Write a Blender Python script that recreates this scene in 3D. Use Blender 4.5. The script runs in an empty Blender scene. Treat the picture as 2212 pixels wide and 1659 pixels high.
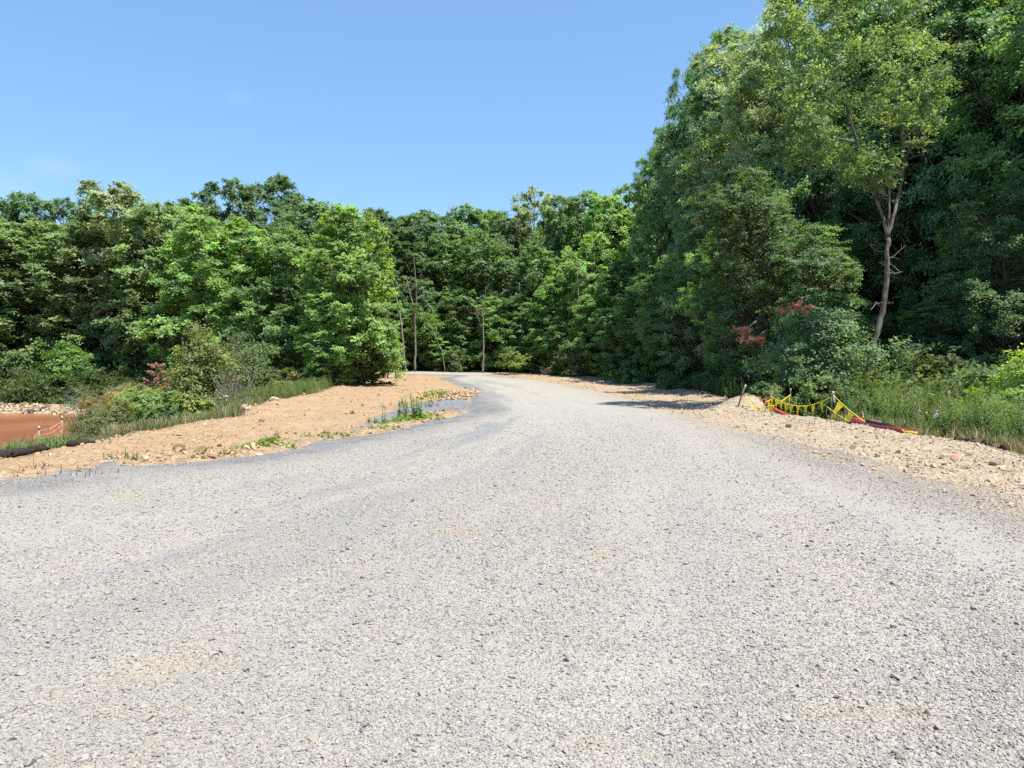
import bpy, math, random
import numpy as np
from mathutils import Vector
sc = bpy.context.scene
C = sc.collection
R_ = math.radians
# ------------------------------------------------------------------ camera, sky, sun, exposure
FPX, HOR, CAMH = 769.0, 369.0, 1.6            # focal length in px of a 1024 px wide frame, horizon row, eye height
PITCH = math.atan((384 - HOR) / FPX)
cam = bpy.data.cameras.new('camera'); cam.sensor_width = 36; cam.lens = 36 * FPX / 1024
cam.clip_start = .05; cam.clip_end = 5000
co = bpy.data.objects.new('camera', cam); C.objects.link(co)
co.location = (0, 0, CAMH); co.rotation_euler = (math.pi/2 - PITCH, 0, 0)
sc.camera = co
SUN_EL, SUN_AZ = R_(64), R_(128)              # azimuth from +Y towards +X
world = bpy.data.worlds.new('World'); sc.world = world; world.use_nodes = True
nt = world.node_tree; nt.nodes.clear()
wo = nt.nodes.new('ShaderNodeOutputWorld'); wb = nt.nodes.new('ShaderNodeBackground')
sky = nt.nodes.new('ShaderNodeTexSky'); sky.sky_type = 'NISHITA'; sky.sun_disc = False
sky.sun_elevation = SUN_EL; sky.sun_rotation = SUN_AZ; sky.altitude = 300
sky.air_density = 1.0; sky.dust_density = 0.3; sky.ozone_density = 2.5
wb.inputs[1].default_value = 0.15
wg = nt.nodes.new('ShaderNodeMix'); wg.data_type = 'RGBA'; wg.blend_type = 'MULTIPLY'
wg.inputs[0].default_value = 1.0; wg.inputs[7].default_value = (.61, .72, .76, 1)
nt.links.new(sky.outputs[0], wg.inputs[6])
wm0 = nt.nodes.new('ShaderNodeMix'); wm0.data_type = 'RGBA'; wm0.inputs[0].default_value = .4; wm0.inputs[7].default_value = (.97, 1.77, 3.1, 1)
nt.links.new(wg.outputs[2], wm0.inputs[6])
# two faint wisps of cloud low over the left wood, fixed in direction
last = wm0.outputs[2]
geo = nt.nodes.new('ShaderNodeTexCoord')
for (cx, cz, rx, rz, amt) in ((-.592, .262, .024, .010, .11), (-.352, .350, .014, .008, .07), (-.68, .235, .05, .022, .08)):
    d = Vector((cx, 1, cz)).normalized()
    sub = nt.nodes.new('ShaderNodeVectorMath'); sub.operation = 'SUBTRACT'; sub.inputs[1].default_value = d
    nt.links.new(geo.outputs['Generated'], sub.inputs[0])
    scl = nt.nodes.new('ShaderNodeVectorMath'); scl.operation = 'MULTIPLY'; scl.inputs[1].default_value = (1/rx, 1/rx, 1/rz)
    nt.links.new(sub.outputs[0], scl.inputs[0])
    ln = nt.nodes.new('ShaderNodeVectorMath'); ln.operation = 'LENGTH'; nt.links.new(scl.outputs[0], ln.inputs[0])
    mr = nt.nodes.new('ShaderNodeMapRange'); mr.interpolation_type = 'SMOOTHSTEP'
    mr.inputs[1].default_value = 0.1; mr.inputs[2].default_value = 1.6; mr.inputs[3].default_value = amt; mr.inputs[4].default_value = 0
    nt.links.new(ln.outputs['Value'], mr.inputs[0])
    mx = nt.nodes.new('ShaderNodeMix'); mx.data_type = 'RGBA'; nt.links.new(mr.outputs[0], mx.inputs[0])
    nt.links.new(last, mx.inputs[6]); mx.inputs[7].default_value = (3.2, 3.2, 3.4, 1); last = mx.outputs[2]
nt.links.new(last, wb.inputs[0]); nt.links.new(wb.outputs[0], wo.inputs[0])
sl = bpy.data.lights.new('sun', 'SUN'); sl.energy = 5.0; sl.angle = R_(.5); sl.color = (1, .92, .80)
so = bpy.data.objects.new('sun', sl); C.objects.link(so)
sdir = Vector((math.cos(SUN_EL)*math.sin(SUN_AZ), math.cos(SUN_EL)*math.cos(SUN_AZ), math.sin(SUN_EL)))
so.rotation_euler = sdir.to_track_quat('Z', 'Y').to_euler(); so.location = (0, 0, 60)
sc.view_settings.view_transform = 'Standard'; sc.view_settings.look = 'None'
sc.view_settings.exposure = 1.05; sc.view_settings.gamma = 1.0; sc.view_settings.use_curve_mapping = False
cy = sc.cycles
cy.max_bounces = 8; cy.diffuse_bounces = 5; cy.glossy_bounces = 1; cy.transmission_bounces = 6; cy.transparent_max_bounces = 4
cy.use_denoising = False

# ------------------------------------------------------------------ helpers
K = 1024 / 2212.0
def U(dx): return (dx*K - 512) / FPX
def ray(dx, dy):
    u = U(dx); v = (384 - dy*K) / FPX
    return np.array([u, math.cos(PITCH) + v*math.sin(PITCH), -math.sin(PITCH) + v*math.cos(PITCH)])
def W(dx, dy, y):                       # the point seen at (dx, dy) that stands y metres ahead
    r = ray(dx, dy); return np.array([0, 0, CAMH]) + r * (y / r[1])
def z0(x, y):                           # the broad rise of the land
    y = np.asarray(y, float)
    a = 2.83e-4*np.clip(y-12, 0, 70)**2
    return a - .35*np.clip((y-84)/14, 0, 1) + 0*np.asarray(x)
def G(dx, dy):
    r = ray(dx, dy); lo = None
    ys = np.linspace(2, 90, 3500)
    z = CAMH + r[2]/r[1]*ys
    s = np.nonzero(z < z0(0, ys))[0]
    y = ys[s[0]] if len(s) else 82.
    return (r[0]/r[1]*y, y)
def hsh(ix, iy, seed):
    n = (ix.astype(np.int64)*374761393 + iy.astype(np.int64)*668265263 + seed*1442695041) & 0x7fffffff
    n = ((n ^ (n >> 13))*1274126177) & 0x7fffffff
    n = (n ^ (n >> 16)) & 0xffff
    return n / 65535.
def vn(x, y, seed=0):
    ix = np.floor(x); iy = np.floor(y); fx = x-ix; fy = y-iy
    fx = fx*fx*(3-2*fx); fy = fy*fy*(3-2*fy)
    a = hsh(ix, iy, seed); b = hsh(ix+1, iy, seed); c = hsh(ix, iy+1, seed); d = hsh(ix+1, iy+1, seed)
    return (a*(1-fx)+b*fx)*(1-fy) + (c*(1-fx)+d*fx)*fy - .5
def fbm(x, y, o=4, seed=0):
    s = 0; a = 1; f = 1
    for i in range(o):
        s = s + a*vn(x*f+13.7*i, y*f-7.1*i, seed+i); a *= .5; f *= 2.03
    return s
def sdpoly(px, py, poly):               # signed distance, positive inside
    px = np.asarray(px, float); py = np.asarray(py, float)
    d = np.full(px.shape, 1e9); ins = np.zeros(px.shape, bool)
    n = len(poly)
    for i in range(n):
        ax, ay = poly[i]; bx, by = poly[(i+1) % n]
        ex, ey = bx-ax, by-ay; L = ex*ex+ey*ey + 1e-12
        t = np.clip(((px-ax)*ex+(py-ay)*ey)/L, 0, 1)
        d = np.minimum(d, (px-ax-t*ex)**2+(py-ay-t*ey)**2)
        c = ((ay > py) != (by > py))
        xi = ax + (py-ay)/(ey if abs(ey) > 1e-9 else 1e-9)*ex
        ins ^= c & (px < xi)
    d = np.sqrt(d); return np.where(ins, d, -d)
def sdline(px, py, pts):
    d = np.full(np.shape(px), 1e9)
    for i in range(len(pts)-1):
        ax, ay = pts[i]; bx, by = pts[i+1]; ex, ey = bx-ax, by-ay; L = ex*ex+ey*ey+1e-12
        t = np.clip(((px-ax)*ex+(py-ay)*ey)/L, 0, 1)
        d = np.minimum(d, (px-ax-t*ex)**2+(py-ay-t*ey)**2)
    return np.sqrt(d)
def smooth(x, a, b):
    t = np.clip((x-a)/(b-a), 0, 1); return t*t*(3-2*t)

def mesh(name, V, F, mat=None, attrs=None, sm=False, mat_idx=None):
    """V (n,3); F (m,k) or list of index arrays with k = 3 or 4"""
    me = bpy.data.meshes.new(name)
    V = np.asarray(V, np.float32); Fs = F if isinstance(F, list) else [F]
    Fs = [np.asarray(f, np.int32) for f in Fs if len(f)]
    me.vertices.add(len(V)); me.vertices.foreach_set('co', V.ravel())
    nl = sum(f.size for f in Fs); nf = sum(len(f) for f in Fs)
    me.loops.add(nl); me.loops.foreach_set('vertex_index', np.concatenate([f.ravel() for f in Fs]))
    me.polygons.add(nf)
    tot = np.concatenate([np.full(len(f), f.shape[1], np.int32) for f in Fs])
    st = np.concatenate([[0], np.cumsum(tot)[:-1]]).astype(np.int32)
    me.polygons.foreach_set('loop_start', st)
    if sm: me.polygons.foreach_set('use_smooth', np.ones(nf, bool))
    for k, (dom, arr) in (attrs or {}).items():
        a = me.attributes.new(k, 'FLOAT', dom); a.data.foreach_set('value', np.asarray(arr, np.float32))
    me.update(calc_edges=True)
    for m in (mat if isinstance(mat, list) else [mat]):
        if m: me.materials.append(m)
    if mat_idx is not None: me.polygons.foreach_set('material_index', np.asarray(mat_idx, np.int32))
    return me
def obj(name, me, parent=None, loc=(0, 0, 0), color=None):
    o = bpy.data.objects.new(name, me); C.objects.link(o); o.location = loc
    if parent: o.parent = parent
    if color: o.color = (*color, 1)
    return o
def tag(o, label=None, cat=None, group=None, kind=None):
    if label: o['label'] = label
    if cat: o['category'] = cat
    if group: o['group'] = group
    if kind: o['kind'] = kind
    return o
def thing(name, label, cat, loc=(0, 0, 0), group=None, rz=0):
    o = obj(name, None, None, tuple(float(v) for v in loc)); o.rotation_euler = (0, 0, rz); return tag(o, label, cat, group)
class MB:
    def __init__(s): s.v = []; s.f4 = []; s.f3 = []; s.n = 0
    def add(s, v, f4=None, f3=None):
        v = np.asarray(v, float).reshape(-1, 3)
        if f4 is not None and len(f4): s.f4.append(np.asarray(f4)+s.n)
        if f3 is not None and len(f3): s.f3.append(np.asarray(f3)+s.n)
        s.v.append(v); s.n += len(v)
    def tube(s, pts, rad, k=6, cap=True):
        pts = np.asarray(pts, float); n = len(pts); rad = np.broadcast_to(np.asarray(rad, float), (n,))
        T = np.gradient(pts, axis=0); T /= np.linalg.norm(T, axis=1)[:, None]+1e-9
        up = np.array([0, 0, 1.]) if abs(T[0, 2]) < .9 else np.array([1., 0, 0])
        A = np.cross(T, up); A /= np.linalg.norm(A, axis=1)[:, None]+1e-9
        B = np.cross(T, A)
        th = np.arange(k)/k*2*math.pi
        V = pts[:, None] + rad[:, None, None]*(np.cos(th)[None, :, None]*A[:, None]+np.sin(th)[None, :, None]*B[:, None])
        i = np.arange(n-1)[:, None]*k; j = np.arange(k)[None]; j2 = (j+1) % k
        F = np.stack([i+j, i+j2, i+k+j2, i+k+j], -1).reshape(-1, 4)
        V = V.reshape(-1, 3); f3 = []
        if cap:
            V = np.vstack([V, pts[0], pts[-1]]); c0 = n*k; c1 = c0+1
            f3 = [(c0, (a+1) % k, a) for a in range(k)]+[(c1, (n-1)*k+a, (n-1)*k+(a+1) % k) for a in range(k)]
        s.add(V, F, f3 if cap else None)
    def box(s, c, d, rz=0):
        x, y, z = [q/2 for q in d]; v = np.array([(a, b, e) for a in (-x, x) for b in (-y, y) for e in (-z, z)])
        cs, sn = math.cos(rz), math.sin(rz)
        v = np.stack([v[:, 0]*cs-v[:, 1]*sn, v[:, 0]*sn+v[:, 1]*cs, v[:, 2]], 1)+np.asarray(c)
        s.add(v, [(0, 1, 3, 2), (4, 6, 7, 5), (0, 4, 5, 1), (2, 3, 7, 6), (0, 2, 6, 4), (1, 5, 7, 3)])
    def mesh(s, name, mat, **kw):
        F = []
        if s.f4: F.append(np.vstack(s.f4))
        if s.f3: F.append(np.vstack(s.f3))
        return mesh(name, np.vstack(s.v), F, mat, **kw)

# ------------------------------------------------------------------ materials
def newmat(name):
    m = bpy.data.materials.new(name); m.use_nodes = True; n = m.node_tree; n.nodes.clear()
    out = n.nodes.new('ShaderNodeOutputMaterial'); return m, n, out
def nd(n, t, **kw):
    a = n.nodes.new(t)
    for k, v in kw.items(): setattr(a, k, v)
    return a
def mixc(n, fac, a, b, blend='MIX'):
    m = nd(n, 'ShaderNodeMix', data_type='RGBA', blend_type=blend)
    for i, v in ((0, fac), (6, a), (7, b)):
        if isinstance(v, (int, float)): m.inputs[i].default_value = v
        elif isinstance(v, tuple): m.inputs[i].default_value = (*v[:3], 1)
        else: n.links.new(v, m.inputs[i])
    return m.outputs[2]
def mth(n, op, a, b=0., clamp=False):
    m = nd(n, 'ShaderNodeMath', operation=op, use_clamp=clamp)
    for i, v in ((0, a), (1, b)):
        if isinstance(v, (int, float)): m.inputs[i].default_value = v
        else: n.links.new(v, m.inputs[i])
    return m.outputs[0]
def mrange(n, v, a, b, c=0., d=1., sm=True):
    m = nd(n, 'ShaderNodeMapRange', interpolation_type='SMOOTHSTEP' if sm else 'LINEAR')
    n.links.new(v, m.inputs[0])
    for i, q in ((1, a), (2, b), (3, c), (4, d)): m.inputs[i].default_value = q
    return m.outputs[0]
def attr(n, name): return nd(n, 'ShaderNodeAttribute', attribute_name=name).outputs['Fac']
def pos(n): return nd(n, 'ShaderNodeNewGeometry').outputs['Position']
def noise(n, vec, scale, det=4, rough=.55):
    t = nd(n, 'ShaderNodeTexNoise'); n.links.new(vec, t.inputs['Vector'])
    t.inputs['Scale'].default_value = scale; t.inputs['Detail'].default_value = det; t.inputs['Roughness'].default_value = rough
    return t.outputs['Fac']
def vor(n, vec, scale, out='Distance', feature='F1'):
    t = nd(n, 'ShaderNodeTexVoronoi', feature=feature); n.links.new(vec, t.inputs['Vector']); t.inputs['Scale'].default_value = scale
    return t.outputs[out]
def princ(n, out, col, rough=.9, spec=.2, normal=None, metal=0):
    p = nd(n, 'ShaderNodeBsdfPrincipled')
    if isinstance(col, tuple): p.inputs['Base Color'].default_value = (*col[:3], 1)
    else: n.links.new(col, p.inputs['Base Color'])
    p.inputs['Roughness'].default_value = rough; p.inputs['Specular IOR Level'].default_value = spec; p.inputs['Metallic'].default_value = metal
    if normal is not None: n.links.new(normal, p.inputs['Normal'])
    if out: n.links.new(p.outputs[0], out.inputs[0])
    return p
def bump(n, h, dist, strength=1.):
    b = nd(n, 'ShaderNodeBump'); n.links.new(h, b.inputs['Height']); b.inputs['Distance'].default_value = dist; b.inputs['Strength'].default_value = strength
    return b.outputs[0]
def simple(name, col, rough=.7, spec=.3, var=.25, scale=8., metal=0):
    m, n, out = newmat(name)
    tc = nd(n, 'ShaderNodeTexCoord').outputs['Object']
    f = noise(n, tc, scale, 5)
    c = mixc(n, mrange(n, f, .3, .7), tuple(v*(1-var) for v in col), tuple(min(1, v*(1+var)) for v in col))
    princ(n, out, c, rough, spec, metal=metal); return m

def leafmat(name, trans=.40, rough=.5, spec=.35):
    m, n, out = newmat(name)
    oi = nd(n, 'ShaderNodeObjectInfo')
    t = attr(n, 'tint')
    hs = nd(n, 'ShaderNodeHueSaturation'); n.links.new(oi.outputs['Color'], hs.inputs['Color'])
    n.links.new(mrange(n, attr(n, 'tint2'), 0, 1, .475, .52, False), hs.inputs['Hue'])
    n.links.new(mrange(n, t, 0, 1, .58, 1.55, False), hs.inputs['Value'])
    n.links.new(mrange(n, attr(n, 'tint2'), 0, 1, .95, .74, False), hs.inputs['Saturation'])
    c = hs.outputs[0]
    p = princ(n, None, c, rough, spec)
    tr = nd(n, 'ShaderNodeBsdfTranslucent')
    n.links.new(mixc(n, 1., c, (1.45, 1.45, .65), 'MULTIPLY'), tr.inputs[0])
    mx = nd(n, 'ShaderNodeMixShader'); mx.inputs[0].default_value = trans
    n.links.new(p.outputs[0], mx.inputs[1]); n.links.new(tr.outputs[0], mx.inputs[2]); n.links.new(mx.outputs[0], out.inputs[0])
    return m
M_leaf = leafmat('leaf', .5, .5, .3)
M_dry = leafmat('dry_leaf', .2, .8, .1)
def barkmat(name, a, b):
    m, n, out = newmat(name)
    tc = nd(n, 'ShaderNodeTexCoord').outputs['Object']
    mp = nd(n, 'ShaderNodeMapping'); n.links.new(tc, mp.inputs[0]); mp.inputs['Scale'].default_value = (9, 9, 2.2)
    f = noise(n, mp.outputs[0], 1.6, 6, .65); f2 = noise(n, tc, .9, 3)
    c = mixc(n, mrange(n, f, .36, .62), a, b); c = mixc(n, mrange(n, f2, .45, .7, 0, .5), c, tuple(v*1.35 for v in b))
    princ(n, out, c, .9, .1, bump(n, f, .03)); return m
M_bark = barkmat('bark', (.045, .036, .028), (.13, .11, .09))
M_barkl = barkmat('locust_bark', (.05, .044, .036), (.17, .15, .122))
M_dead = barkmat('dead_wood', (.09, .08, .068), (.23, .205, .18))

# ------------------------------------------------------------------ plan of the site, worked out from the road's edges
road_l = [G(*p) for p in ((0, 1051), (34, 1037), (64, 1041), (137, 1027), (245, 1014), (392, 1000), (500, 989), (610, 973), (728, 952), (846, 934), (948, 906), (1022, 889), (1014, 864), (1004, 840), (975, 826), (945, 818))]
road_r = [G(*p) for p in ((1060, 812), (1120, 816), (1180, 822), (1250, 833), (1330, 849), (1400, 866), (1500, 893), (1600, 920), (1700, 948), (1850, 992), (2000, 1033), (2212, 1088))]
ROAD = [(-60, -40), (-60, 9.0), (-16, 9.6)] + road_l + [(-5, 70.5), (-9, 73.2), (-14, 74.5), (-45, 78), (-45, 86), (-16, 82.5), (-9, 81), (-3.5, 77.8), (1.5, 73)] + road_r + [(6.6, 2), (14, -40)]
L_ = [G(*p) for p in ((0, 1000), (98, 985), (196, 962), (269, 948), (319, 935), (368, 928), (417, 918), (490, 906), (531, 896), (546, 882), (593, 866), (638, 860), (692, 850), (713, 841), (742, 829))] + [(-12.2, 60), (-13.8, 66)]
R_l = [(1.5, 79.5), (6.4, 71.5)] + [G(*p) for p in ((1300, 817), (1400, 828), (1500, 845), (1560, 861), (1610, 873), (1660, 893), (1700, 903), (1760, 912), (1850, 924), (1980, 944), (2100, 965), (2212, 988))]
CLEAR = [(-60, 7), (-22, 11.0)] + L_ + [(-15.5, 72.5), (-50, 76), (-50, 88), (-16, 84.5), (-6, 82.5)] + R_l + [(9.6, 6), (16, -40), (-60, -40)]
PATCH = [G(*p) for p in ((742, 938), (800, 908), (863, 880), (934, 864), (1000, 858), (1040, 885), (985, 893), (930, 889), (880, 893), (815, 918))]
POND = (-40.5, 43, 17, 12)
def pond_d(x, y):
    a = np.sqrt(((x-POND[0])/POND[2])**2+((y-POND[1])/POND[3])**2); return (1-a)*11 + .8*fbm(x*.25, y*.25, 3, 77)
def terrain(x, y, fine=True):
    x = np.asarray(x, float); y = np.asarray(y, float)
    z = z0(x, y); sc_ = sdpoly(x, y, CLEAR); sr = sdpoly(x, y, ROAD)
    out = np.clip(-sc_, 0, 60)
    left = (x < -2)
    # land falls away from the fill on the left, to a settling pond
    drop = 1.8-.95*smooth(y, 54, 66)-.9*smooth(x, -19, -13)*smooth(y, 20, 30)
    zl = z - np.minimum(.15*np.clip(out-.2, 0, 3)+.45*np.clip(out-3.2, 0, 60), drop)
    pd = pond_d(x, y)
    zl = np.where((y > 45) & (x < -18), np.maximum(zl, -1.35+.05*np.clip(y-56, 0, 12)), zl)
    zl = zl + (-2.6-zl)*smooth(pd, -2.4, 1.2)
    zl = np.where((y > 56) & (x < -12), zl + .02*np.clip(y-56, 0, 30)*0, zl)
    zr = z - np.minimum(.2*np.clip(out-.3, 0, 60), .35)
    z = np.where(left & (out > 0), zl, np.where(out > 0, zr, z))
    # windrow of rubble along the right edge, lip along the left
    w = np.exp(-((sc_-.35)/.55)**2)
    edge_r = (x > 2) & (y < 70)
    z = z + np.where(edge_r, w*(.08+.12*fbm(x*.9, y*.9, 3, 5))*smooth(y, 8, 13), 0)
    z = z + np.where(left & (y < 66), w*(.07+.1*fbm(x*1.1, y*1.1, 3, 6)), 0)
    mx, my = W(1609, 868, 28.3)[:2]
    z = z + .50*np.exp(-(((x-mx)/.95)**2+((y-my)/1.3)**2))
    # crumbled lip of clods beside the left road edge
    lip = np.exp(-((sr+.55)/.45)**2)
    z = z + np.where((x < -1) & (y < 30), lip*(.05+.13*np.clip(fbm(x*1.7, y*1.7, 3, 9)+.1, 0, 1)), 0)
    if fine:
        r = 1-smooth(sr, -.4, .2)
        z = z + r*(.07*fbm(x*.8, y*.8, 3, 1) + .05*fbm(x*3.1, y*3.1, 3, 2)) + r*.03*fbm(x*9, y*9, 2, 3) + r*.035*fbm((x+.55*y)*2.2, (y-.5*x)*.25, 3, 12)*(x < 0)
        z = z + .05*fbm(x*.22, y*.22, 2, 4) + (1-r)*.006*fbm(x*1.3, y*.7, 3, 8)
    return z
def gz(x, y): return float(terrain(np.array([x]), np.array([y]))[0])

# polar sheet round the viewer: fine where the photo looks, coarse behind
th = np.concatenate([np.linspace(-180, -60, 30)[:-1], np.linspace(-60, -42, 30)[:-1], np.linspace(-42, 42, 640)[:-1], np.linspace(42, 60, 30)[:-1], np.linspace(60, 180, 31)])
rr = [.05, .6, 1.2, 1.8]
while rr[-1] < 100: rr.append(rr[-1]*1.0062+.002)
while rr[-1] < 3500: rr.append(rr[-1]*1.09)
rr = np.array(rr); TH, RR = np.meshgrid(np.radians(th), rr)
GX = RR*np.sin(TH); GY = RR*np.cos(TH)
gx, gy = GX.ravel(), GY.ravel()
SC = sdpoly(gx, gy, CLEAR) + .35*fbm(gx*.7, gy*.7, 3, 21); SR = sdpoly(gx, gy, ROAD)
SRn = SR + (gx > 2)*.9*(1-.8*smooth(gy, 22, 40))*fbm(gx*1.3, gy*.22, 3, 33) - .65*(gx > 2)*smooth(gy, 14, 28)*(1-smooth(gy, 58, 66)) + (.30*fbm(gx*.9, gy*.9, 3, 31)+.12*fbm(gx*5, gy*5, 2, 32))*np.clip(1.3-np.hypot(gx, gy)/120, .3, 1)
gzv = terrain(gx, gy)
under = smooth(SR, 0.25, .8)*.05
ncol = len(th); nrow = len(rr)
I = (np.arange(nrow-1)[:, None]*ncol + np.arange(ncol-1)[None]).ravel()
F = np.stack([I, I+1, I+ncol+1, I+ncol], -1)[:, ::-1]
patch = sdpoly(gx, gy, PATCH)
gm, n, out = newmat('ground_soil')
P = pos(n)
veg, dl, pa, dkz = attr(n, 'veg'), attr(n, 'grey'), attr(n, 'patch'), attr(n, 'lip')
f1 = noise(n, P, .6, 5, .6); f2 = noise(n, P, 5, 6, .65); f3 = noise(n, P, 26, 4, .6)
v1 = vor(n, P, 14, 'Color'); vd = vor(n, P, 14)
dirt = mixc(n, mrange(n, f2, .33, .68), (0.275, 0.187, 0.110), (0.351, 0.261, 0.168))
dirt = mixc(n, mrange(n, f1, .42, .66, 0, .55), dirt, (0.380, 0.277, 0.184))
dgrey = mixc(n, mrange(n, f2, .35, .66), (0.283, 0.232, 0.168), (0.385, 0.331, 0.259))
dirt = mixc(n, dl, dirt, dgrey)
lipc = mixc(n, mrange(n, f2, .4, .6), (.20, .145, .085), (.36, .30, .21))
dirt = mixc(n, mth(n, 'MULTIPLY', dkz, mrange(n, f1, .35, .6, .3, .9)), dirt, lipc)
sep = nd(n, 'ShaderNodeSeparateColor'); n.links.new(v1, sep.inputs[0])
dirt = mixc(n, mrange(n, sep.outputs[0], .78, .98, 0, .45), dirt, (0.423, 0.304, 0.228))
dirt = mixc(n, mrange(n, sep.outputs[1], .86, .99, 0, .5), dirt, (.30, .20, .12))
gpc = mixc(n, mrange(n, f3, .35, .65), (.125, .133, .15), (.225, .236, .255))
vegc = mixc(n, mrange(n, f2, .35, .65), (.05, .06, .022), (.16, .13, .07))
bank = mixc(n, mrange(n, f2, .35, .65), (.28, .19, .12), (.42, .34, .25))
vegc = mixc(n, attr(n, 'bank'), vegc, bank)
c = mixc(n, pa, dirt, gpc); c = mixc(n, veg, c, vegc)
h = mth(n, 'ADD', mth(n, 'MULTIPLY', f3, .5), f2)
h = mth(n, 'ADD', h, mth(n, 'MULTIPLY', vd, .5))
princ(n, out, c, .95, .08, bump(n, h, .085, .9))
pdv = pond_d(gx, gy)
lipv = np.exp(-((SR+.5)/.6)**2)*(gx < 0)*(gy < 32)
wetp = smooth(patch, -.15, .25)
bankv = np.exp(-((pdv+1.8)/1.6)**2)*(gx < -5)
V = np.stack([gx, gy, gzv-under], -1)
ground = obj('ground', mesh('ground', V, F, gm, {'veg': ('POINT', smooth(-SC, -.1, .5)), 'grey': ('POINT', smooth(gx, 0, 5)*(1-.4*smooth(gy, 24, 42))), 'patch': ('POINT', wetp),
    'lip': ('POINT', lipv), 'bank': ('POINT', bankv)}, sm=True)); tag(ground, kind='structure')
# road sheet on the same vertices, standing a few centimetres proud and diving under at its edge
EL = [(-60, 9.0), (-16, 9.6)] + road_l + [(-5, 70.5), (-14, 74.5)]
ER = [(-14, 82), (-3.5, 77.8), (1.5, 73)] + road_r + [(6.6, 2), (14, -40)]
def lanes(x, y): a = sdline(x, y, EL); b = sdline(x, y, ER); return 10*a/(a+b+.01)
sd_l = lanes(gx, gy); sd_r = sdline(gx, gy, ER)
offs = np.clip(SRn*.12, -.12, .03)
keep = (SRn > -.55).reshape(nrow, ncol)
kf = (keep[:-1, :-1] | keep[1:, :-1] | keep[:-1, 1:] | keep[1:, 1:]) & (RR[:-1, :-1] < 120)
Fr = F[kf.ravel()]
used = np.unique(Fr); remap = -np.ones(len(gx), int); remap[used] = np.arange(len(used))
rm, n, out = newmat('crushed_stone')
P = pos(n); lane = attr(n, 'lane'); edge = attr(n, 'edge')
cmb = nd(n, 'ShaderNodeCombineXYZ'); n.links.new(mth(n, 'MULTIPLY', lane, 1.0), cmb.inputs[0])
sx = nd(n, 'ShaderNodeSeparateXYZ'); n.links.new(P, sx.inputs[0]); n.links.new(mth(n, 'MULTIPLY', sx.outputs[1], .10), cmb.inputs[1])
n.links.new(mth(n, 'MULTIPLY', sx.outputs[0], .06), cmb.inputs[2])
b1 = noise(n, cmb.outputs[0], .8, 4, .6); b2 = noise(n, cmb.outputs[0], 1.7, 4, .6)
big = noise(n, P, .35, 4, .6); mid = noise(n, P, 2.2, 5, .65)
vs = nd(n, 'ShaderNodeTexVoronoi'); n.links.new(P, vs.inputs['Vector']); vs.inputs['Scale'].default_value = 55
vs2 = nd(n, 'ShaderNodeTexVoronoi'); n.links.new(P, vs2.inputs['Vector']); vs2.inputs['Scale'].default_value = 120
s1 = nd(n, 'ShaderNodeSeparateColor'); n.links.new(vs.outputs['Color'], s1.inputs[0])
s2 = nd(n, 'ShaderNodeSeparateColor'); n.links.new(vs2.outputs['Color'], s2.inputs[0])
fines = mixc(n, mrange(n, s2.outputs[0], 0, 1, 0, 1, False), (0.262, 0.253, 0.233), (0.343, 0.328, 0.300))
st = mixc(n, s1.outputs[0], (0.262, 0.253, 0.233), (0.377, 0.357, 0.325))
st = mixc(n, mrange(n, s1.outputs[1], .90, .99), st, (0.119, 0.119, 0.119))
c = mixc(n, mrange(n, mid, .35, .6, .35, .8), fines, st)
c = mixc(n, mth(n, 'MULTIPLY', mrange(n, b1, .48, .62, 0, .75), mrange(n, lane, 3.2, 5.6, 1., .12)), c, (0.196, 0.211, 0.225))          # bluish tracks of fresh stone
c = mixc(n, mrange(n, b2, .52, .72, 0, .5), c, (0.355, 0.324, 0.278))           # dusty tan tracks
c = mixc(n, mrange(n, big, .55, .72, 0, .45), c, (0.368, 0.336, 0.285))
c = mixc(n, mth(n, 'MULTIPLY', edge, mrange(n, mid, .3, .7, .5, 1.)), c, (.125, .133, .150))            # coarse dark edge
c = mixc(n, attr(n, 'dust'), c, (.345, .275, .20))
h = mth(n, 'ADD', mth(n, 'MULTIPLY', vs.outputs['Distance'], -1.), mth(n, 'MULTIPLY', vs2.outputs['Distance'], -.45))
princ(n, out, c, .93, .12, bump(n, h, .014, .9))
lanev = sd_l + .5*fbm(gx*.12, gy*.12, 2, 41)
edgev = np.exp(-(np.clip(SR-.1, 0, 99)/1.1)**2)*(1-.45*(gx > 0))*(.75+.9*np.clip(fbm(gx*.5, gy*.5, 3, 51)+.5, 0, 1))
dustv = np.exp(-(sd_r/1.3)**2)*np.clip(.5+1.3*fbm(gx*1.1, gy*.35, 3, 91), 0, 1)*(gy > 0)*(gy < 72)
Vr = np.stack([gx, gy, gzv+offs], -1)[used]
road = obj('road', mesh('road', Vr, remap[Fr], rm, {'lane': ('POINT', lanev[used]), 'edge': ('POINT', np.clip(edgev[used], 0, 1)), 'dust': ('POINT', dustv[used])}, sm=True)); tag(road, kind='structure')
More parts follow.
